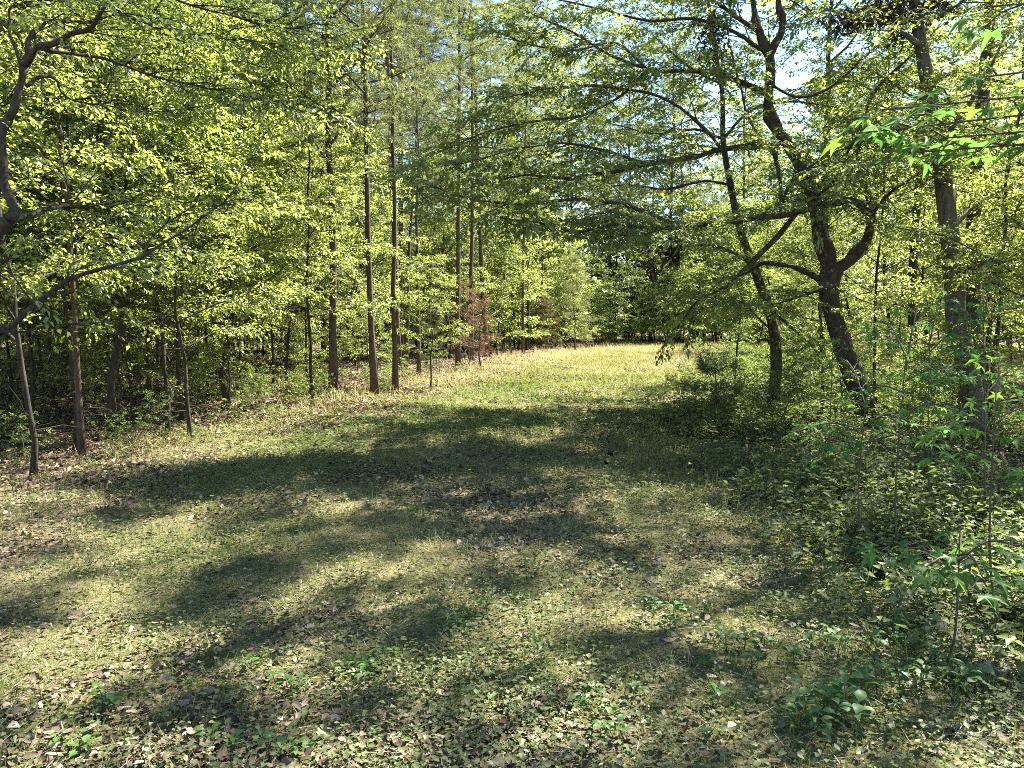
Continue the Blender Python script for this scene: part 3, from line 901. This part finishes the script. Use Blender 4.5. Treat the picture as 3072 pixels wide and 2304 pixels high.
# the slimmer leaning tree behind it
DB = 14.0
bt = thing('leaning_tree', 'slim grey tree leaning away behind the forked tree', 'tree', (0, 0, 0))
b0 = P(1674 * K, 860 * K, DB); z0 = float(ht(b0[0], b0[1]))
pb = np.vstack([[b0[0], b0[1], z0 - 0.15], Q([(1672, 850), (1677, 790), (1672, 715), (1652, 645), (1628, 575), (1600, 500), (1578, 400), (1562, 300), (1560, 200), (1540, 80), (1520, -80)], DB, DB + 0.8)])
sb_ = smooth(pb)
m = Buf(); m.tube(sb_, np.interp(np.linspace(0, 1, len(sb_)), [0, 0.1, 0.5, 1], [0.15, 0.11, 0.075, 0.02]), 10, 0.05)
to_ = part('trunk', m.mesh('trunk', M_BARK_L), bt)
limbsB = [(to_, sb_[28:], 0.0)]
for pts, r0 in [([(1655, 650), (1690, 690), (1740, 735), (1790, 790)], 0.03), ([(1672, 715), (1640, 690), (1600, 655), (1560, 655), (1500, 680)], 0.03),
                ([(1628, 575), (1570, 540), (1500, 530), (1420, 540), (1340, 530)], 0.035), ([(1600, 500), (1660, 450), (1720, 420), (1800, 400)], 0.03),
                ([(1578, 400), (1520, 390), (1440, 410), (1350, 400), (1260, 410)], 0.035), ([(1562, 300), (1620, 240), (1700, 220), (1800, 230)], 0.03),
                ([(1562, 300), (1500, 280), (1420, 290), (1330, 270)], 0.03), ([(1555, 180), (1480, 140), (1390, 60)], 0.03)]:
    o_, p_ = limb(bt, 'limb', Q(pts, DB + 0.3, DB + rng.uniform(-1.5, 1.5)), r0, 0.008, M_BARK_L, 6)
    limbsB.append((o_, p_, 0.1))
dress_limbs(limbsB, M_TWIG, step=0.12, sub=1.1, ntw=6, twl=0.4, nlf=8, leaf=0.07, flat=0.28)

rebase(bt, pb[0])

# the tall grey trunk on the far right
DC = 10.0
ct = thing('grey_tree', 'tall grey trunk hung with dark leaf clumps at the top, beside thickets', 'tree', (0, 0, 0))
c0 = P(2100 * K, 900 * K, DC); z0 = float(ht(c0[0], c0[1]))
pc = np.vstack([[c0[0] + 0.05, c0[1], z0 - 0.15], Q([(2098, 850), (2084, 770), (2066, 690), (2060, 600), (2050, 500), (2040, 400), (2030, 310), (2012, 220), (1990, 100), (1975, 0), (1960, -150), (1940, -330)], DC, DC + 1.2)])
sc_ = smooth(pc)
m = Buf(); m.tube(sc_, np.interp(np.linspace(0, 1, len(sc_)), [0, 0.1, 0.5, 1], [0.19, 0.135, 0.115, 0.05]), 10, 0.05)
to_ = part('trunk', m.mesh('trunk', M_BARK_G), ct)
limbsC = [(to_, sc_[40:], 0.0)]
for pts, r0 in [([(2050, 500), (2110, 440), (2180, 400), (2260, 340)], 0.03), ([(2040, 400), (1990, 360), (1930, 350), (1860, 360)], 0.022), ([(2030, 310), (2090, 230), (2150, 120), (2200, 10)], 0.035),
                ([(1990, 100), (1930, 60), (1850, 30), (1780, 35)], 0.03), ([(1980, 50), (2050, 20), (2130, -40)], 0.03), ([(2060, 600), (2120, 570), (2200, 560)], 0.025),
                ([(1965, -100), (1880, -150), (1780, -160)], 0.03), ([(1955, -180), (2050, -250), (2150, -300)], 0.03), ([(2012, 220), (1960, 200), (1900, 160)], 0.02)]:
    o_, p_ = limb(ct, 'limb', Q(pts, DC + 0.5, DC + rng.uniform(-1.5, 1.5)), r0, 0.008, M_BARK_G, 6)
    limbsC.append((o_, p_, 0.15))
dress_limbs(limbsC, M_TWIG, step=0.13, sub=0.95, ntw=6, twl=0.36, nlf=7, leaf=0.062, flat=0.28)
for (a, c, r_, n_) in [(1830, 45, (0.3, 0.2, 0.16), 150), (1900, 30, (0.35, 0.2, 0.2), 220), (1955, 25, (0.25, 0.2, 0.3), 200), (2020, 20, (0.3, 0.2, 0.16), 120), (1940, 65, (0.1, 0.1, 0.3), 60)]:
    clump(ct, P(a * K, c * K, DC + 0.9), r_, n_, 0.10)

rebase(ct, pc[0])

# other trees and thickets on the right
for (px, py, d, var, sc, nm, lab) in [
    (2136 * K, 900 * K, 11.0, SAP[1], 1.0, 'young_tree', 'dark straight young tree close beside the tall grey trunk'),
    (1895 * K, 840 * K, 13.5, SAP[3], 0.95, 'young_tree', 'thin young tree standing behind the forked tree base'),
    (1775 * K, 815 * K, 15.5, SAP[0], 0.95, 'young_tree', 'short dark young tree between the leaning tree and the forked tree'),
    (2250 * K, 880 * K, 8.5, SAP[3], 0.85, 'young_tree', 'leafy young tree over the thicket beyond the tall grey trunk'),
    (1590 * K, 800 * K, 18.5, SAP[2], 0.85, 'young_tree', 'slender drooping young tree at the far side of the thicket'),
]:
    q = P(px, py, d)
    used.append((q[0], q[1]))
    plant(var, nm, lab, 'tree', q[0], q[1], rng.random() * 6.28, sc)
for (x, y, var, sc, lab) in [
    (7.6, 4.5, UND[2], 0.8, 'unseen broadleaf tree added for shade past the star leaf saplings on the thicket side'),  # added out of view to throw shade on the near border
    (9.0, 17.2, HIGH[1], 1.0, 'tall grey stemmed tree added for shade at the rim of the bright meadow'),  # added so that its high crown shades the ride
    (8.6, 14.2, HIGH[1], 1.35, 'very tall grey stem rising behind the thicket, unseen crown added far overhead for shade'),  # crown above the view, added to shade the near ride
    (6.5, 8.3, HIGH[0], 0.95, 'unseen slim tall tree added beside the thicket to shade the ride'),  # added outside the view; its crown shades the foreground
    (7.7, 19.4, HIGH[0], 1.0, 'tall slim tree added for shade beyond the leaning grey tree'),  # added for the shade its crown drops on the middle of the ride
]:
    used.append((x, y))
    plant(var, 'broadleaf_tree', lab, 'tree', x, y, rng.random() * 6.28, sc)
fill(SAP, 9, lambda y: (edge_r(y) + 2.4, vis(y)), 14, 24, 1.5, 'young_tree',
     'slender young tree in the open woods behind the forked tree', 'young trees behind the forked tree', 0.8, 1.05)
fill(SAP, 3, lambda y: (6.5, vis(y) + 1), 7.5, 13, 1.2, 'young_tree',
     'leafy young tree of the dense thicket around the tall grey trunk', 'young trees of the thicket', 0.7, 1.0)
fill(LOW, 14, lambda y: (edge_r(y) + 1.2, vis(y) + 1), 8.5, 24, 0.9, 'low_sapling',
     'low leafy sapling among the trees on the forked tree\'s side of the ride', 'low saplings on the forked tree\'s side', 0.6, 1.0)
fill(SAP, 10, lambda y: (9, vis(y) + 1), 20, 31, 1.6, 'young_tree',
     'leafy young tree standing in the bright meadow', 'young trees in the meadow', 0.8, 1.1)
fill(THICK + UND, 38, lambda y: (14, vis(y) + 6), 32, 50, 2.0, 'young_tree',
     'leafy tree on the far side of the bright meadow', 'trees beyond the meadow', 0.9, 1.3)

# thickets: shrubs on both sides
def bushes(n, xf, y0, y1, label, group, smin, smax, kinds=SHRUB):
    for _ in range(n):
        yy = y0 + (y1 - y0) * rng.random(); lo, hi = xf(yy)
        xx = lo + (hi - lo) * rng.random()
        plant(kinds[rng.integers(len(kinds))], 'shrub', label, 'shrub', xx, yy, rng.random() * 6.28, rng.uniform(smin, smax), group)


bushes(22, lambda y: (edge_r(y) + 0.9, edge_r(y) + 5.5), 6.0, 14, 'low leafy shrub in the thicket below the tall grey trunk', 'shrubs of the thicket', 0.35, 0.75)
bushes(26, lambda y: (edge_r(y) + 0.5, edge_r(y) + 5), 13, 26, 'low shrub under the trees around the forked tree', 'shrubs under the forked tree', 0.4, 0.8)
bushes(34, lambda y: (-vis(y), edge_l(y) - 0.6), 12, 32, 'low shrub on the floor of the pine woods', 'shrubs of the pine woods', 0.4, 0.9)
bushes(70, lambda y: (-14, 34), 51, 58, 'bush at the far end of the ride', 'bushes at the far end', 0.8, 1.6)
bushes(14, lambda y: (edge_l(y) - 0.8, edge_l(y) + 0.5), 8, 22, 'small weedy shrub on the sunlit dry verge of the ride', 'weedy shrubs on the dry verge', 0.2, 0.42)
x_, y_ = G(2150, 1262)
plant(YPINE[1], 'pine_seedling', 'small pine seedling with long yellow green needles at the edge of the thicket', 'seedling', x_, y_, 0.4, 0.9)

# ------------------------------------------------------------------ left: the dark leaning tree with branches across the view
DL = 6.3
lt = thing('overhanging_tree', 'dark crooked tree whose branches overhang the pine side border', 'tree', (0, 0, 0))
U = lambda lst, d0, d1=None: Q([(a / 2.16 / K, c / 2.16 / K) for a, c in lst], d0, d1)
lp = Q([(0, 505), (32, 480), (48, 460)], DL, DL)
r0_ = np.array([lp[0][0] - 1.1, DL - 0.1, float(ht(lp[0][0] - 1.1, DL)) - 0.15])
pl = np.vstack([r0_, r0_ + np.array([0.1, 0, 0.9]), lp[0] + np.array([-0.25, 0, -0.3]), U([(0, 1480), (60, 1430)], DL)])
s_ = smooth(pl); m = Buf(); m.tube(s_, np.linspace(0.085, 0.05, len(s_)), 9, 0.06)
part('trunk', m.mesh('trunk', M_BARK), lt)
limbsL = []
ll_ = lambda pts, a, c, leafy: limbsL.append((*limb(lt, 'limb', pts, a, c, M_BARK, 7), leafy))
ll_(U([(60, 1430), (80, 1340), (40, 1180), (12, 1000), (25, 880), (70, 750), (130, 620), (148, 430)], DL, DL + 0.2), 0.042, 0.034, 1.0)
ll_(U([(148, 430), (100, 300), (70, 180), (55, 60), (140, 20), (280, 0), (400, -60)], DL + 0.2, DL + 0.4), 0.018, 0.006, 0.3)
ll_(U([(150, 430), (185, 320), (200, 230), (330, 130), (460, 140), (600, 150), (690, 30), (760, -150)], DL + 0.2, DL + 0.9), 0.024, 0.008, 0.3)
ll_(U([(165, 420), (250, 310), (370, 270), (480, 220), (600, 180), (690, 40), (800, -100)], DL + 0.2, DL - 0.4), 0.026, 0.008, 0.3)
ll_(U([(230, 300), (450, 340), (660, 375), (880, 460), (1200, 550), (1500, 600), (1850, 690), (2100, 750)], DL, DL + 1.2), 0.018, 0.004, 0.25)
ll_(U([(170, 560), (240, 500), (340, 510), (400, 590), (500, 650), (700, 690), (900, 720), (1200, 710)], DL + 0.2, DL + 1.0), 0.014, 0.004, 0.2)
ll_(U([(60, 1430), (180, 1390), (300, 1350), (440, 1335), (600, 1330), (800, 1290), (1100, 1240)], DL, DL + 1.3), 0.028, 0.005, 0.35)
ll_(U([(340, 900), (400, 1030), (440, 1200), (455, 1400), (470, 1600), (480, 1800)], DL + 0.5, DL + 0.8), 0.008, 0.003, 0.1)
ll_(U([(900, -80), (1200, 20), (1450, 90), (1700, 160), (2000, 200), (2300, 300)], DL + 0.4, DL + 1.6), 0.012, 0.004, 0.1)
ll_(U([(690, 40), (900, 120), (1150, 230), (1400, 250), (1650, 270), (1900, 330)], DL + 0.4, DL + 1.5), 0.012, 0.004, 0.1)
dress_limbs(limbsL, M_BARK, step=0.08, sub=0.9, ntw=6, twl=0.34, nlf=9, leaf=0.047, flat=0.45)
rebase(lt, r0_)
# a second one lower down, reaching up to the right
DL2 = 5.2
l2 = thing('reaching_sapling', 'dark slanting sapling rising below the dark crooked overhanging tree', 'tree', (0, 0, 0))
W4 = lambda lst, d0, d1=None: Q([(a / 2.16 / K, (768 + c / 2.16) / K) for a, c in lst], d0, d1)
q0 = W4([(0, 500)], DL2)[0]
g0 = np.array([q0[0] - 1.1, DL2, float(ht(q0[0] - 1.1, DL2)) - 0.1])
ps = np.vstack([g0, g0 + np.array([0.35, 0, 0.55]), W4([(-60, 540), (0, 500), (100, 430), (220, 320), (330, 235), (450, 150), (600, 100), (760, 55), (930, 0)], DL2, DL2 + 0.4),
                U([(1050, 1580), (1200, 1490), (1350, 1380), (1480, 1280), (1600, 1100)], DL2 + 0.5, DL2 + 0.9)])
s_ = smooth(ps); m = Buf(); m.tube(s_, np.linspace(0.026, 0.004, len(s_)), 7, 0.05)
to_ = part('trunk', m.mesh('trunk', M_BARK), l2)
limbs2 = [(to_, s_[14:], 0.1)]
for pts, rr in [(W4([(445, 150), (450, 90), (490, 10), (520, -100), (700, -250), (950, -350)], DL2 + 0.2, DL2 + 0.8), 0.008),
                (W4([(220, 320), (120, 160), (0, -10)], DL2, DL2 - 0.3), 0.008),
                (W4([(0, 490), (150, 485), (350, 435), (600, 425), (800, 410)], DL2, DL2 + 0.5), 0.009),
                (U([(930, 1650), (1000, 1520), (1150, 1400), (1350, 1360), (1550, 1300)], DL2 + 0.4, DL2 + 1.0), 0.007)]:
    o_, p_ = limb(l2, 'limb', pts, rr, 0.003, M_BARK, 6)
    limbs2.append((o_, p_, 0.2))
dress_limbs(limbs2, M_BARK, step=0.13, sub=0.5, ntw=4, twl=0.24, nlf=5, leaf=0.05, flat=0.4)

rebase(l2, g0)

# ------------------------------------------------------------------ leaves large enough to pick apart
def star_leaf(seed):
    r_ = np.random.default_rng(seed)
    out = [(-0.02, -0.03)]
    for i, a in enumerate([-118, -58, 0, 58, 118]):
        rt = [0.62, 0.92, 1.0, 0.92, 0.62][i] * r_.uniform(0.9, 1.08)
        for da, rr in ((-13, 0.62), (0, 1.0), (13, 0.62)):
            an = R(a + da)
            out.append((rt * rr * math.sin(an), rt * rr * math.cos(an)))
        if i < 4:
            an = R(a + 30); out.append((0.36 * math.sin(an), 0.36 * math.cos(an)))
    out.append((0.02, -0.03))
    o = np.array(out) * 0.5
    c = np.array([[0, 0.04]])
    xy = np.vstack([c, o])
    rr = np.hypot(xy[:, 0], xy[:, 1])
    z = -0.9 * rr ** 2 * r_.uniform(0.4, 1.5) + 0.2 * np.abs(xy[:, 0]) + r_.normal(0, 0.012, len(xy))
    bf = Buf(); n = len(o)
    f = np.stack([np.zeros(n, int), 1 + (np.arange(n) + 1) % n, 1 + np.arange(n)], -1)
    bf.add(np.column_stack([xy, z]), f, 0.5)
    # the stalk
    bf.sticks(np.array([[0, 0, 0.0]]), np.array([[0, -0.5, -0.12]]), 0.008, 0.006)
    return bf.mesh('leaf', M_MAPLE)


def oval_leaf(seed):
    r_ = np.random.default_rng(seed)
    t = np.array([0, 0.2, 0.45, 0.75, 1.0]); wd = np.array([0, 0.24, 0.31, 0.2, 0])
    z = np.array([0, 0.07, 0.08, 0.02, -0.12]) * r_.uniform(0.5, 1.6)
    mid = np.column_stack([0 * t, t, z])
    Lf = np.column_stack([-wd[1:4], t[1:4], z[1:4] + 0.06]); Rf = np.column_stack([wd[1:4], t[1:4], z[1:4] + 0.06])
    V = np.vstack([mid, Lf, Rf])
    T = [(0, 1, 5), (1, 6, 5), (1, 2, 6), (2, 7, 6), (2, 3, 7), (3, 4, 7), (0, 8, 1), (1, 8, 9), (1, 9, 2), (2, 9, 10), (2, 10, 3), (3, 10, 4)]
    bf = Buf(); bf.add(V, np.array(T), 0.5)
    return bf.mesh('leaf', M_HERB_O)


STAR = [star_leaf(i) for i in range(4)]
OVAL = [oval_leaf(i) for i in range(3)]


def put_leaf(parent, me, p, d, nrm, size):
    from mathutils import Matrix
    d = unit(d); x = unit(np.cross(d, nrm)); z = np.cross(x, d)
    o = part('leaf', me, parent)
    M = Matrix(((x[0], d[0], z[0], p[0]), (x[1], d[1], z[1], p[1]), (x[2], d[2], z[2], p[2]), (0, 0, 0, 1)))
    o.matrix_local = M @ Matrix.Diagonal((size, size, size, 1))
    return o


def leafy_branch(t, pts, r0, side_n, side_len, per, size, start=0.2):
    """a stem with side twigs carrying star leaves, each leaf its own object"""
    p = smooth(pts)
    m = Buf(); m.tube(p, np.linspace(r0, 0.003, len(p)), 6, 0)
    q, T = resample(p, 40); tg = unit(np.gradient(q, axis=0))
    spots = []
    for i in range(side_n):
        u = start + (1 - start) * (i + 0.5) / side_n
        k = int(u * 39)
        d = tg[k].copy(); d[2] *= 0.3
        if abs(tg[k][2]) > 0.7:
            a = rng.random() * 6.28; d = np.array([math.cos(a), math.sin(a), 0.25])
        else:
            d = rot_up(d, (1 if i % 2 else -1) * rng.uniform(0.5, 1.1)); d[2] += rng.normal(0.02, 0.12)
        d = unit(d); L = side_len * rng.uniform(0.6, 1.1)
        mid = q[k] + d * L * 0.5 + np.array([0, 0, 0.02]); e = q[k] + d * L
        m.tube([q[k], mid, e], [0.004, 0.003, 0.002], 4, 0, False)
        for j in range(per):
            f = 0.3 + 0.7 * (j + rng.random() * 0.6) / per
            spots.append((q[k] + d * L * f, rot_up(d, (1 if j % 2 else -1) * rng.uniform(0.3, 1.2))))
    spots.append((q[-1], tg[-1]))
    part('stem', m.mesh('stem', M_TWIG), t)
    for pp, d in spots:
        d = np.array(d); d[2] = rng.normal(-0.22, 0.15); d = unit(d)
        s_ = size * rng.uniform(0.7, 1.2)
        put_leaf(t, STAR[rng.integers(4)], pp + d * s_ * 0.45 + np.array([0, 0, -0.01]), d, np.array([rng.normal(0, 0.3), rng.normal(-0.5, 0.3), 1.0]), s_)


def sapling(label, base_px, top_px, d, branches, size, name='maple_sapling'):
    """base and branch tips given in photograph pixels at distance d"""
    t = thing(name, label, 'sapling')
    bpos = P(*base_px, d); bpos[2] = float(ht(bpos[0], bpos[1])) - 0.05
    tpos = P(*top_px, d)
    leafy_branch(t, [bpos, bpos * 0.6 + tpos * 0.4 + rng.normal(0, 0.04, 3), tpos], 0.008, 3, 0.18, 2, size, 0.6)
    for (a, c, e, n_, per) in branches:
        s0 = bpos * (1 - a) + tpos * a
        q = P(*c, d + e)
        mid = (s0 + q) / 2 + np.array([0, 0, 0.06])
        leafy_branch(t, [s0, mid, q], 0.006, n_, 0.16, per, size)
    rebase(t, bpos)
    return t


sapling('near maple like sapling with broad green star leaves low beside the fallen twigs', (2840, 1830), (2880, 1600), 3.4,
        [(0.75, (2660, 1660), 0.1, 4, 2), (0.8, (3060, 1640), -0.1, 5, 3), (0.85, (2960, 1760), -0.35, 5, 2), (0.6, (3090, 1760), 0.1, 5, 3), (0.7, (2780, 1700), -0.3, 4, 2)], 0.135)
sapling('tall thin sapling with layered star leaves standing before the forked tree', (2590, 1640), (2600, 1180), 5.2,
        [(0.78, (2380, 1300), 0.2, 7, 3), (0.8, (2720, 1260), -0.3, 5, 2), (0.6, (2450, 1390), 0.5, 5, 2), (0.9, (2540, 1080), 0.5, 4, 2), (0.7, (2800, 1330), -0.2, 6, 3), (0.75, (2480, 1330), -0.4, 6, 3)], 0.095)
sapling('spreading sapling with glossy star leaves at the border of the thicket', (3010, 1700), (2990, 1150), 3.8,
        [(0.8, (2850, 1290), 0.1, 6, 3), (0.85, (3100, 1240), 0.2, 5, 3), (0.7, (2830, 1390), 0.5, 5, 3), (0.9, (3000, 1060), 0.4, 4, 3), (0.6, (3110, 1400), -0.2, 5, 3)], 0.125)
sapling('leafy sapling in front of the tall grey trunk', (2800, 1440), (2790, 960), 6.2,
        [(0.8, (2640, 1020), 0.2, 6, 3), (0.85, (2900, 1000), -0.2, 6, 3), (0.7, (2700, 1130), 0.4, 6, 3), (0.9, (2830, 860), 0.3, 4, 2), (0.65, (2930, 1120), -0.4, 6, 3)], 0.105)
sapling('leafy sapling just before the trunk base of the forked tree', (2480, 1420), (2500, 1010), 7.4,
        [(0.8, (2420, 1000), 0.2, 5, 2), (0.85, (2600, 990), -0.2, 5, 2), (0.7, (2640, 1110), 0.2, 6, 3), (0.6, (2390, 1200), 0.3, 5, 2)], 0.1)
sapling('broad sapling with many layered star leaves behind the tall thin sapling', (2700, 1560), (2720, 1040), 4.9,
        [(0.8, (2560, 1190), 0.3, 6, 3), (0.85, (2880, 1130), -0.2, 7, 3), (0.7, (2860, 1230), -0.4, 6, 3), (0.9, (2760, 900), 0.3, 5, 3), (0.6, (2600, 1330), 0.2, 6, 3), (0.95, (2640, 960), 0.4, 5, 3)], 0.10)
sapling('light green sapling with star leaves under the very tall grey stem', (2960, 1480), (2950, 900), 5.8,
        [(0.8, (2850, 900), 0.3, 6, 3), (0.85, (3070, 880), -0.2, 6, 3), (0.7, (2880, 1040), -0.4, 6, 3), (0.9, (2990, 740), 0.3, 5, 3), (0.6, (3080, 1090), 0.2, 6, 3)], 0.10)
# the branch hanging into the view at the upper right
hb = thing('hanging_maple_branch', 'shaded maple with broad star leaves hanging over the star leaf saplings', 'tree')
tb0 = np.array([3.0, 2.2, 0.0]); tb0[2] = float(ht(3.0, 2.2)) - 0.1
m = Buf(); m.tube([tb0, tb0 + [0.05, 0, 1.0], tb0 + [-0.05, 0.1, 2.2], tb0 + [0.0, 0.15, 3.6]], [0.05, 0.04, 0.032, 0.015], 8, 0.05)
part('trunk', m.mesh('trunk', M_BARK), hb)
for st, en, n_, per in [((3200, 330), (2570, 400), 10, 3), ((3200, 300), (2640, 330), 7, 3), ((3200, 470), (2700, 460), 7, 3), ((3250, 420), (2760, 420), 6, 3), ((3200, 180), (2880, 240), 4, 2), ((3200, 60), (2960, 20), 3, 2)]:
    a = np.array([3.0, 2.3, P(*st, 2.4)[2] - 0.05]); e = P(*en, 2.9)
    leafy_branch(hb, [a, (a + e) / 2 + np.array([0, 0, 0.07]), e], 0.006, n_ + 2, 0.17, per, 0.135, 0.3)

rebase(hb, tb0)

# seedlings on the ground, each leaf its own object
def seedling(x, y, label, group, size, n, hgt):
    t = thing('seedling', label, 'seedling', (x, y, float(ht(x, y))), rng.random() * 6.28, 1.0, group)
    m = Buf()
    top = np.array([rng.normal(0, 0.02), rng.normal(0, 0.02), hgt])
    m.tube([[0, 0, -0.02], top * 0.5, top], [0.003, 0.0025, 0.0015], 5, 0)
    part('stem', m.mesh('stem', M_TWIG), t)
    for i in range(n):
        u = 0.35 + 0.65 * (i + 0.5) / n
        a = i * 2.4 + rng.normal(0, 0.3)
        d = np.array([math.cos(a), math.sin(a), rng.uniform(-0.1, 0.45)])
        put_leaf(t, OVAL[rng.integers(3)], top * u + d * 0.012, d, np.array([rng.normal(0, 0.2), rng.normal(0, 0.2), 1.0]), size * rng.uniform(0.7, 1.15))


spots = [(1950, 1850), (1990, 1870), (2030, 1880), (2075, 1880), (2010, 1920), (2110, 1870),
         (1090, 2000), (1120, 2015), (1060, 1990), (1150, 1985), (1100, 2040), (1180, 1980),
         (1400, 1870), (1370, 1890), (1430, 1875), (1340, 1880), (1460, 1850),
         (860, 2060), (900, 2070), (830, 2040), (780, 2240), (700, 2260), (860, 2265), (930, 2270), (640, 2230),
         (350, 2110), (310, 2090), (290, 2130), (640, 1960), (760, 1990), (180, 2230), (250, 2260),
         (2180, 1990), (2230, 1995), (2250, 2050), (2290, 1990), (2420, 1990), (2470, 1970), (2510, 2010), (2380, 2030),
         (2420, 2200), (2470, 2180), (2500, 2230), (2540, 2190), (2560, 2250), (2450, 2260), (2400, 2240), (2520, 2150), (2590, 2150),
         (2630, 2130), (2700, 2140), (2760, 2120), (2880, 2130), (2900, 2090), (2680, 1960), (2720, 1980), (2800, 2000), (2830, 2040),
         (2650, 1990), (1720, 2150), (1780, 2120), (1840, 2180), (1900, 2120), (1860, 2230), (1800, 2240), (2120, 2050), (2130, 2160), (2110, 2260), (2000, 1950), (1610, 1960)]
near = [(2420, 2200), (2470, 2180), (2500, 2230)]
for (a, c) in spots:
    gx, gy = G(a, c)
    if a > 2330 and c > 2100:
        lab, gr = 'broad leaved dark green seedling of the lush patch before the fallen log', 'seedlings of the lush patch'
        sz, n_, h_ = 0.06, 9, 0.12
    elif a > 2120:
        lab, gr = 'green seedling sprouting from brown litter at the thicket border of the ride', 'seedlings of the thicket border'
        sz, n_, h_ = 0.05, 8, 0.08
    elif a > 1300:
        lab, gr = 'green seedling growing in the shaded middle of the ride', 'seedlings in the middle of the ride'
        sz, n_, h_ = 0.042, 8, 0.06
    else:
        lab, gr = 'small green seedling in the shaded pine side half of the ride', 'seedlings in the pine side half'
        sz, n_, h_ = 0.042, 8, 0.06
    seedling(gx, gy, lab, gr, sz, n_, h_)

# fallen wood and the big curled leaf
def stick(label, pts_px, r0, r1, name='fallen_branch', side=0, mat=M_STICK):
    pts = []
    for a, c in pts_px:
        gx, gy = G(a, c); pts.append([gx, gy, float(ht(gx, gy)) + r0 * 0.8])
    m = Buf(); p = smooth(pts); p[:, 2] += rng.normal(0, r0 * 0.3, len(p))
    m.tube(p, np.linspace(r0, r1, len(p)), 7, 0.12)
    for i in range(side):
        k = rng.integers(2, len(p) - 1); d = rng.normal(0, 1, 3); d[2] = abs(d[2]) * 0.4
        L = rng.uniform(0.1, 0.3)
        m.tube([p[k], p[k] + unit(d) * L * 0.5, p[k] + unit(d) * L + [0, 0, -0.02]], [r1, r1 * 0.7, r1 * 0.4], 5, 0)
    me = m.mesh(name, mat)
    o = part(name, me); o['label'] = label; o['category'] = 'branch'
    return o


stick('short pale weathered log lying by the lush seedlings', [(3090, 2020), (3000, 2040), (2920, 2055), (2860, 2075)], 0.026, 0.018, 'fallen_log')
stick('long crooked fallen branch running below the near star leaf sapling', [(3080, 1880), (2960, 1830), (2850, 1820), (2740, 1850), (2650, 1880)], 0.010, 0.004, side=5)
stick('thin curved stick lying in the short grass of the ride', [(860, 2235), (960, 2228), (1060, 2240), (1160, 2290)], 0.007, 0.003, mat=M_TWIG)
stick('straight pale stick lying in sunlit litter at the thicket border', [(2300, 1760), (2380, 1735), (2440, 1712)], 0.008, 0.005)
stick('bent dry branch poking up in the thicket litter', [(3070, 1560), (2990, 1540), (2900, 1500), (2830, 1480)], 0.012, 0.005, side=6)
stick('forked grey fallen branch near the pale log', [(3060, 2170), (2980, 2190), (2880, 2230), (2800, 2290)], 0.009, 0.004, side=4)
gx, gy = G(2860, 1945)
bl = Buf()
uu, vv = np.meshgrid(np.linspace(-1, 1, 9), np.linspace(0, 1, 9))
wdt = np.sin(np.pi * np.clip(vv, 0.02, 0.98)) ** 0.7 * (1 + 0.25 * np.sin(9 * vv))
X_ = uu * wdt * 0.035; Y_ = vv * 0.10
Z_ = 0.015 + 0.03 * uu ** 2 * wdt + 0.015 * np.sin(7 * vv + uu) + 0.02 * vv
i9 = (np.arange(8)[:, None] * 9 + np.arange(8)[None]).ravel()
bl.add(np.stack([X_, Y_, Z_], -1).reshape(-1, 3), np.stack([i9, i9 + 1, i9 + 10, i9 + 9], -1), 0.95)
o = part('dead_leaf', bl.mesh('dead_leaf', M_LITTER))
o.location = (gx, gy, float(ht(gx, gy)) + 0.01); o.rotation_euler = (0.3, 0.1, 0.6)
o['label'] = 'large pale curled dead leaf on the litter near the log'; o['category'] = 'leaf'
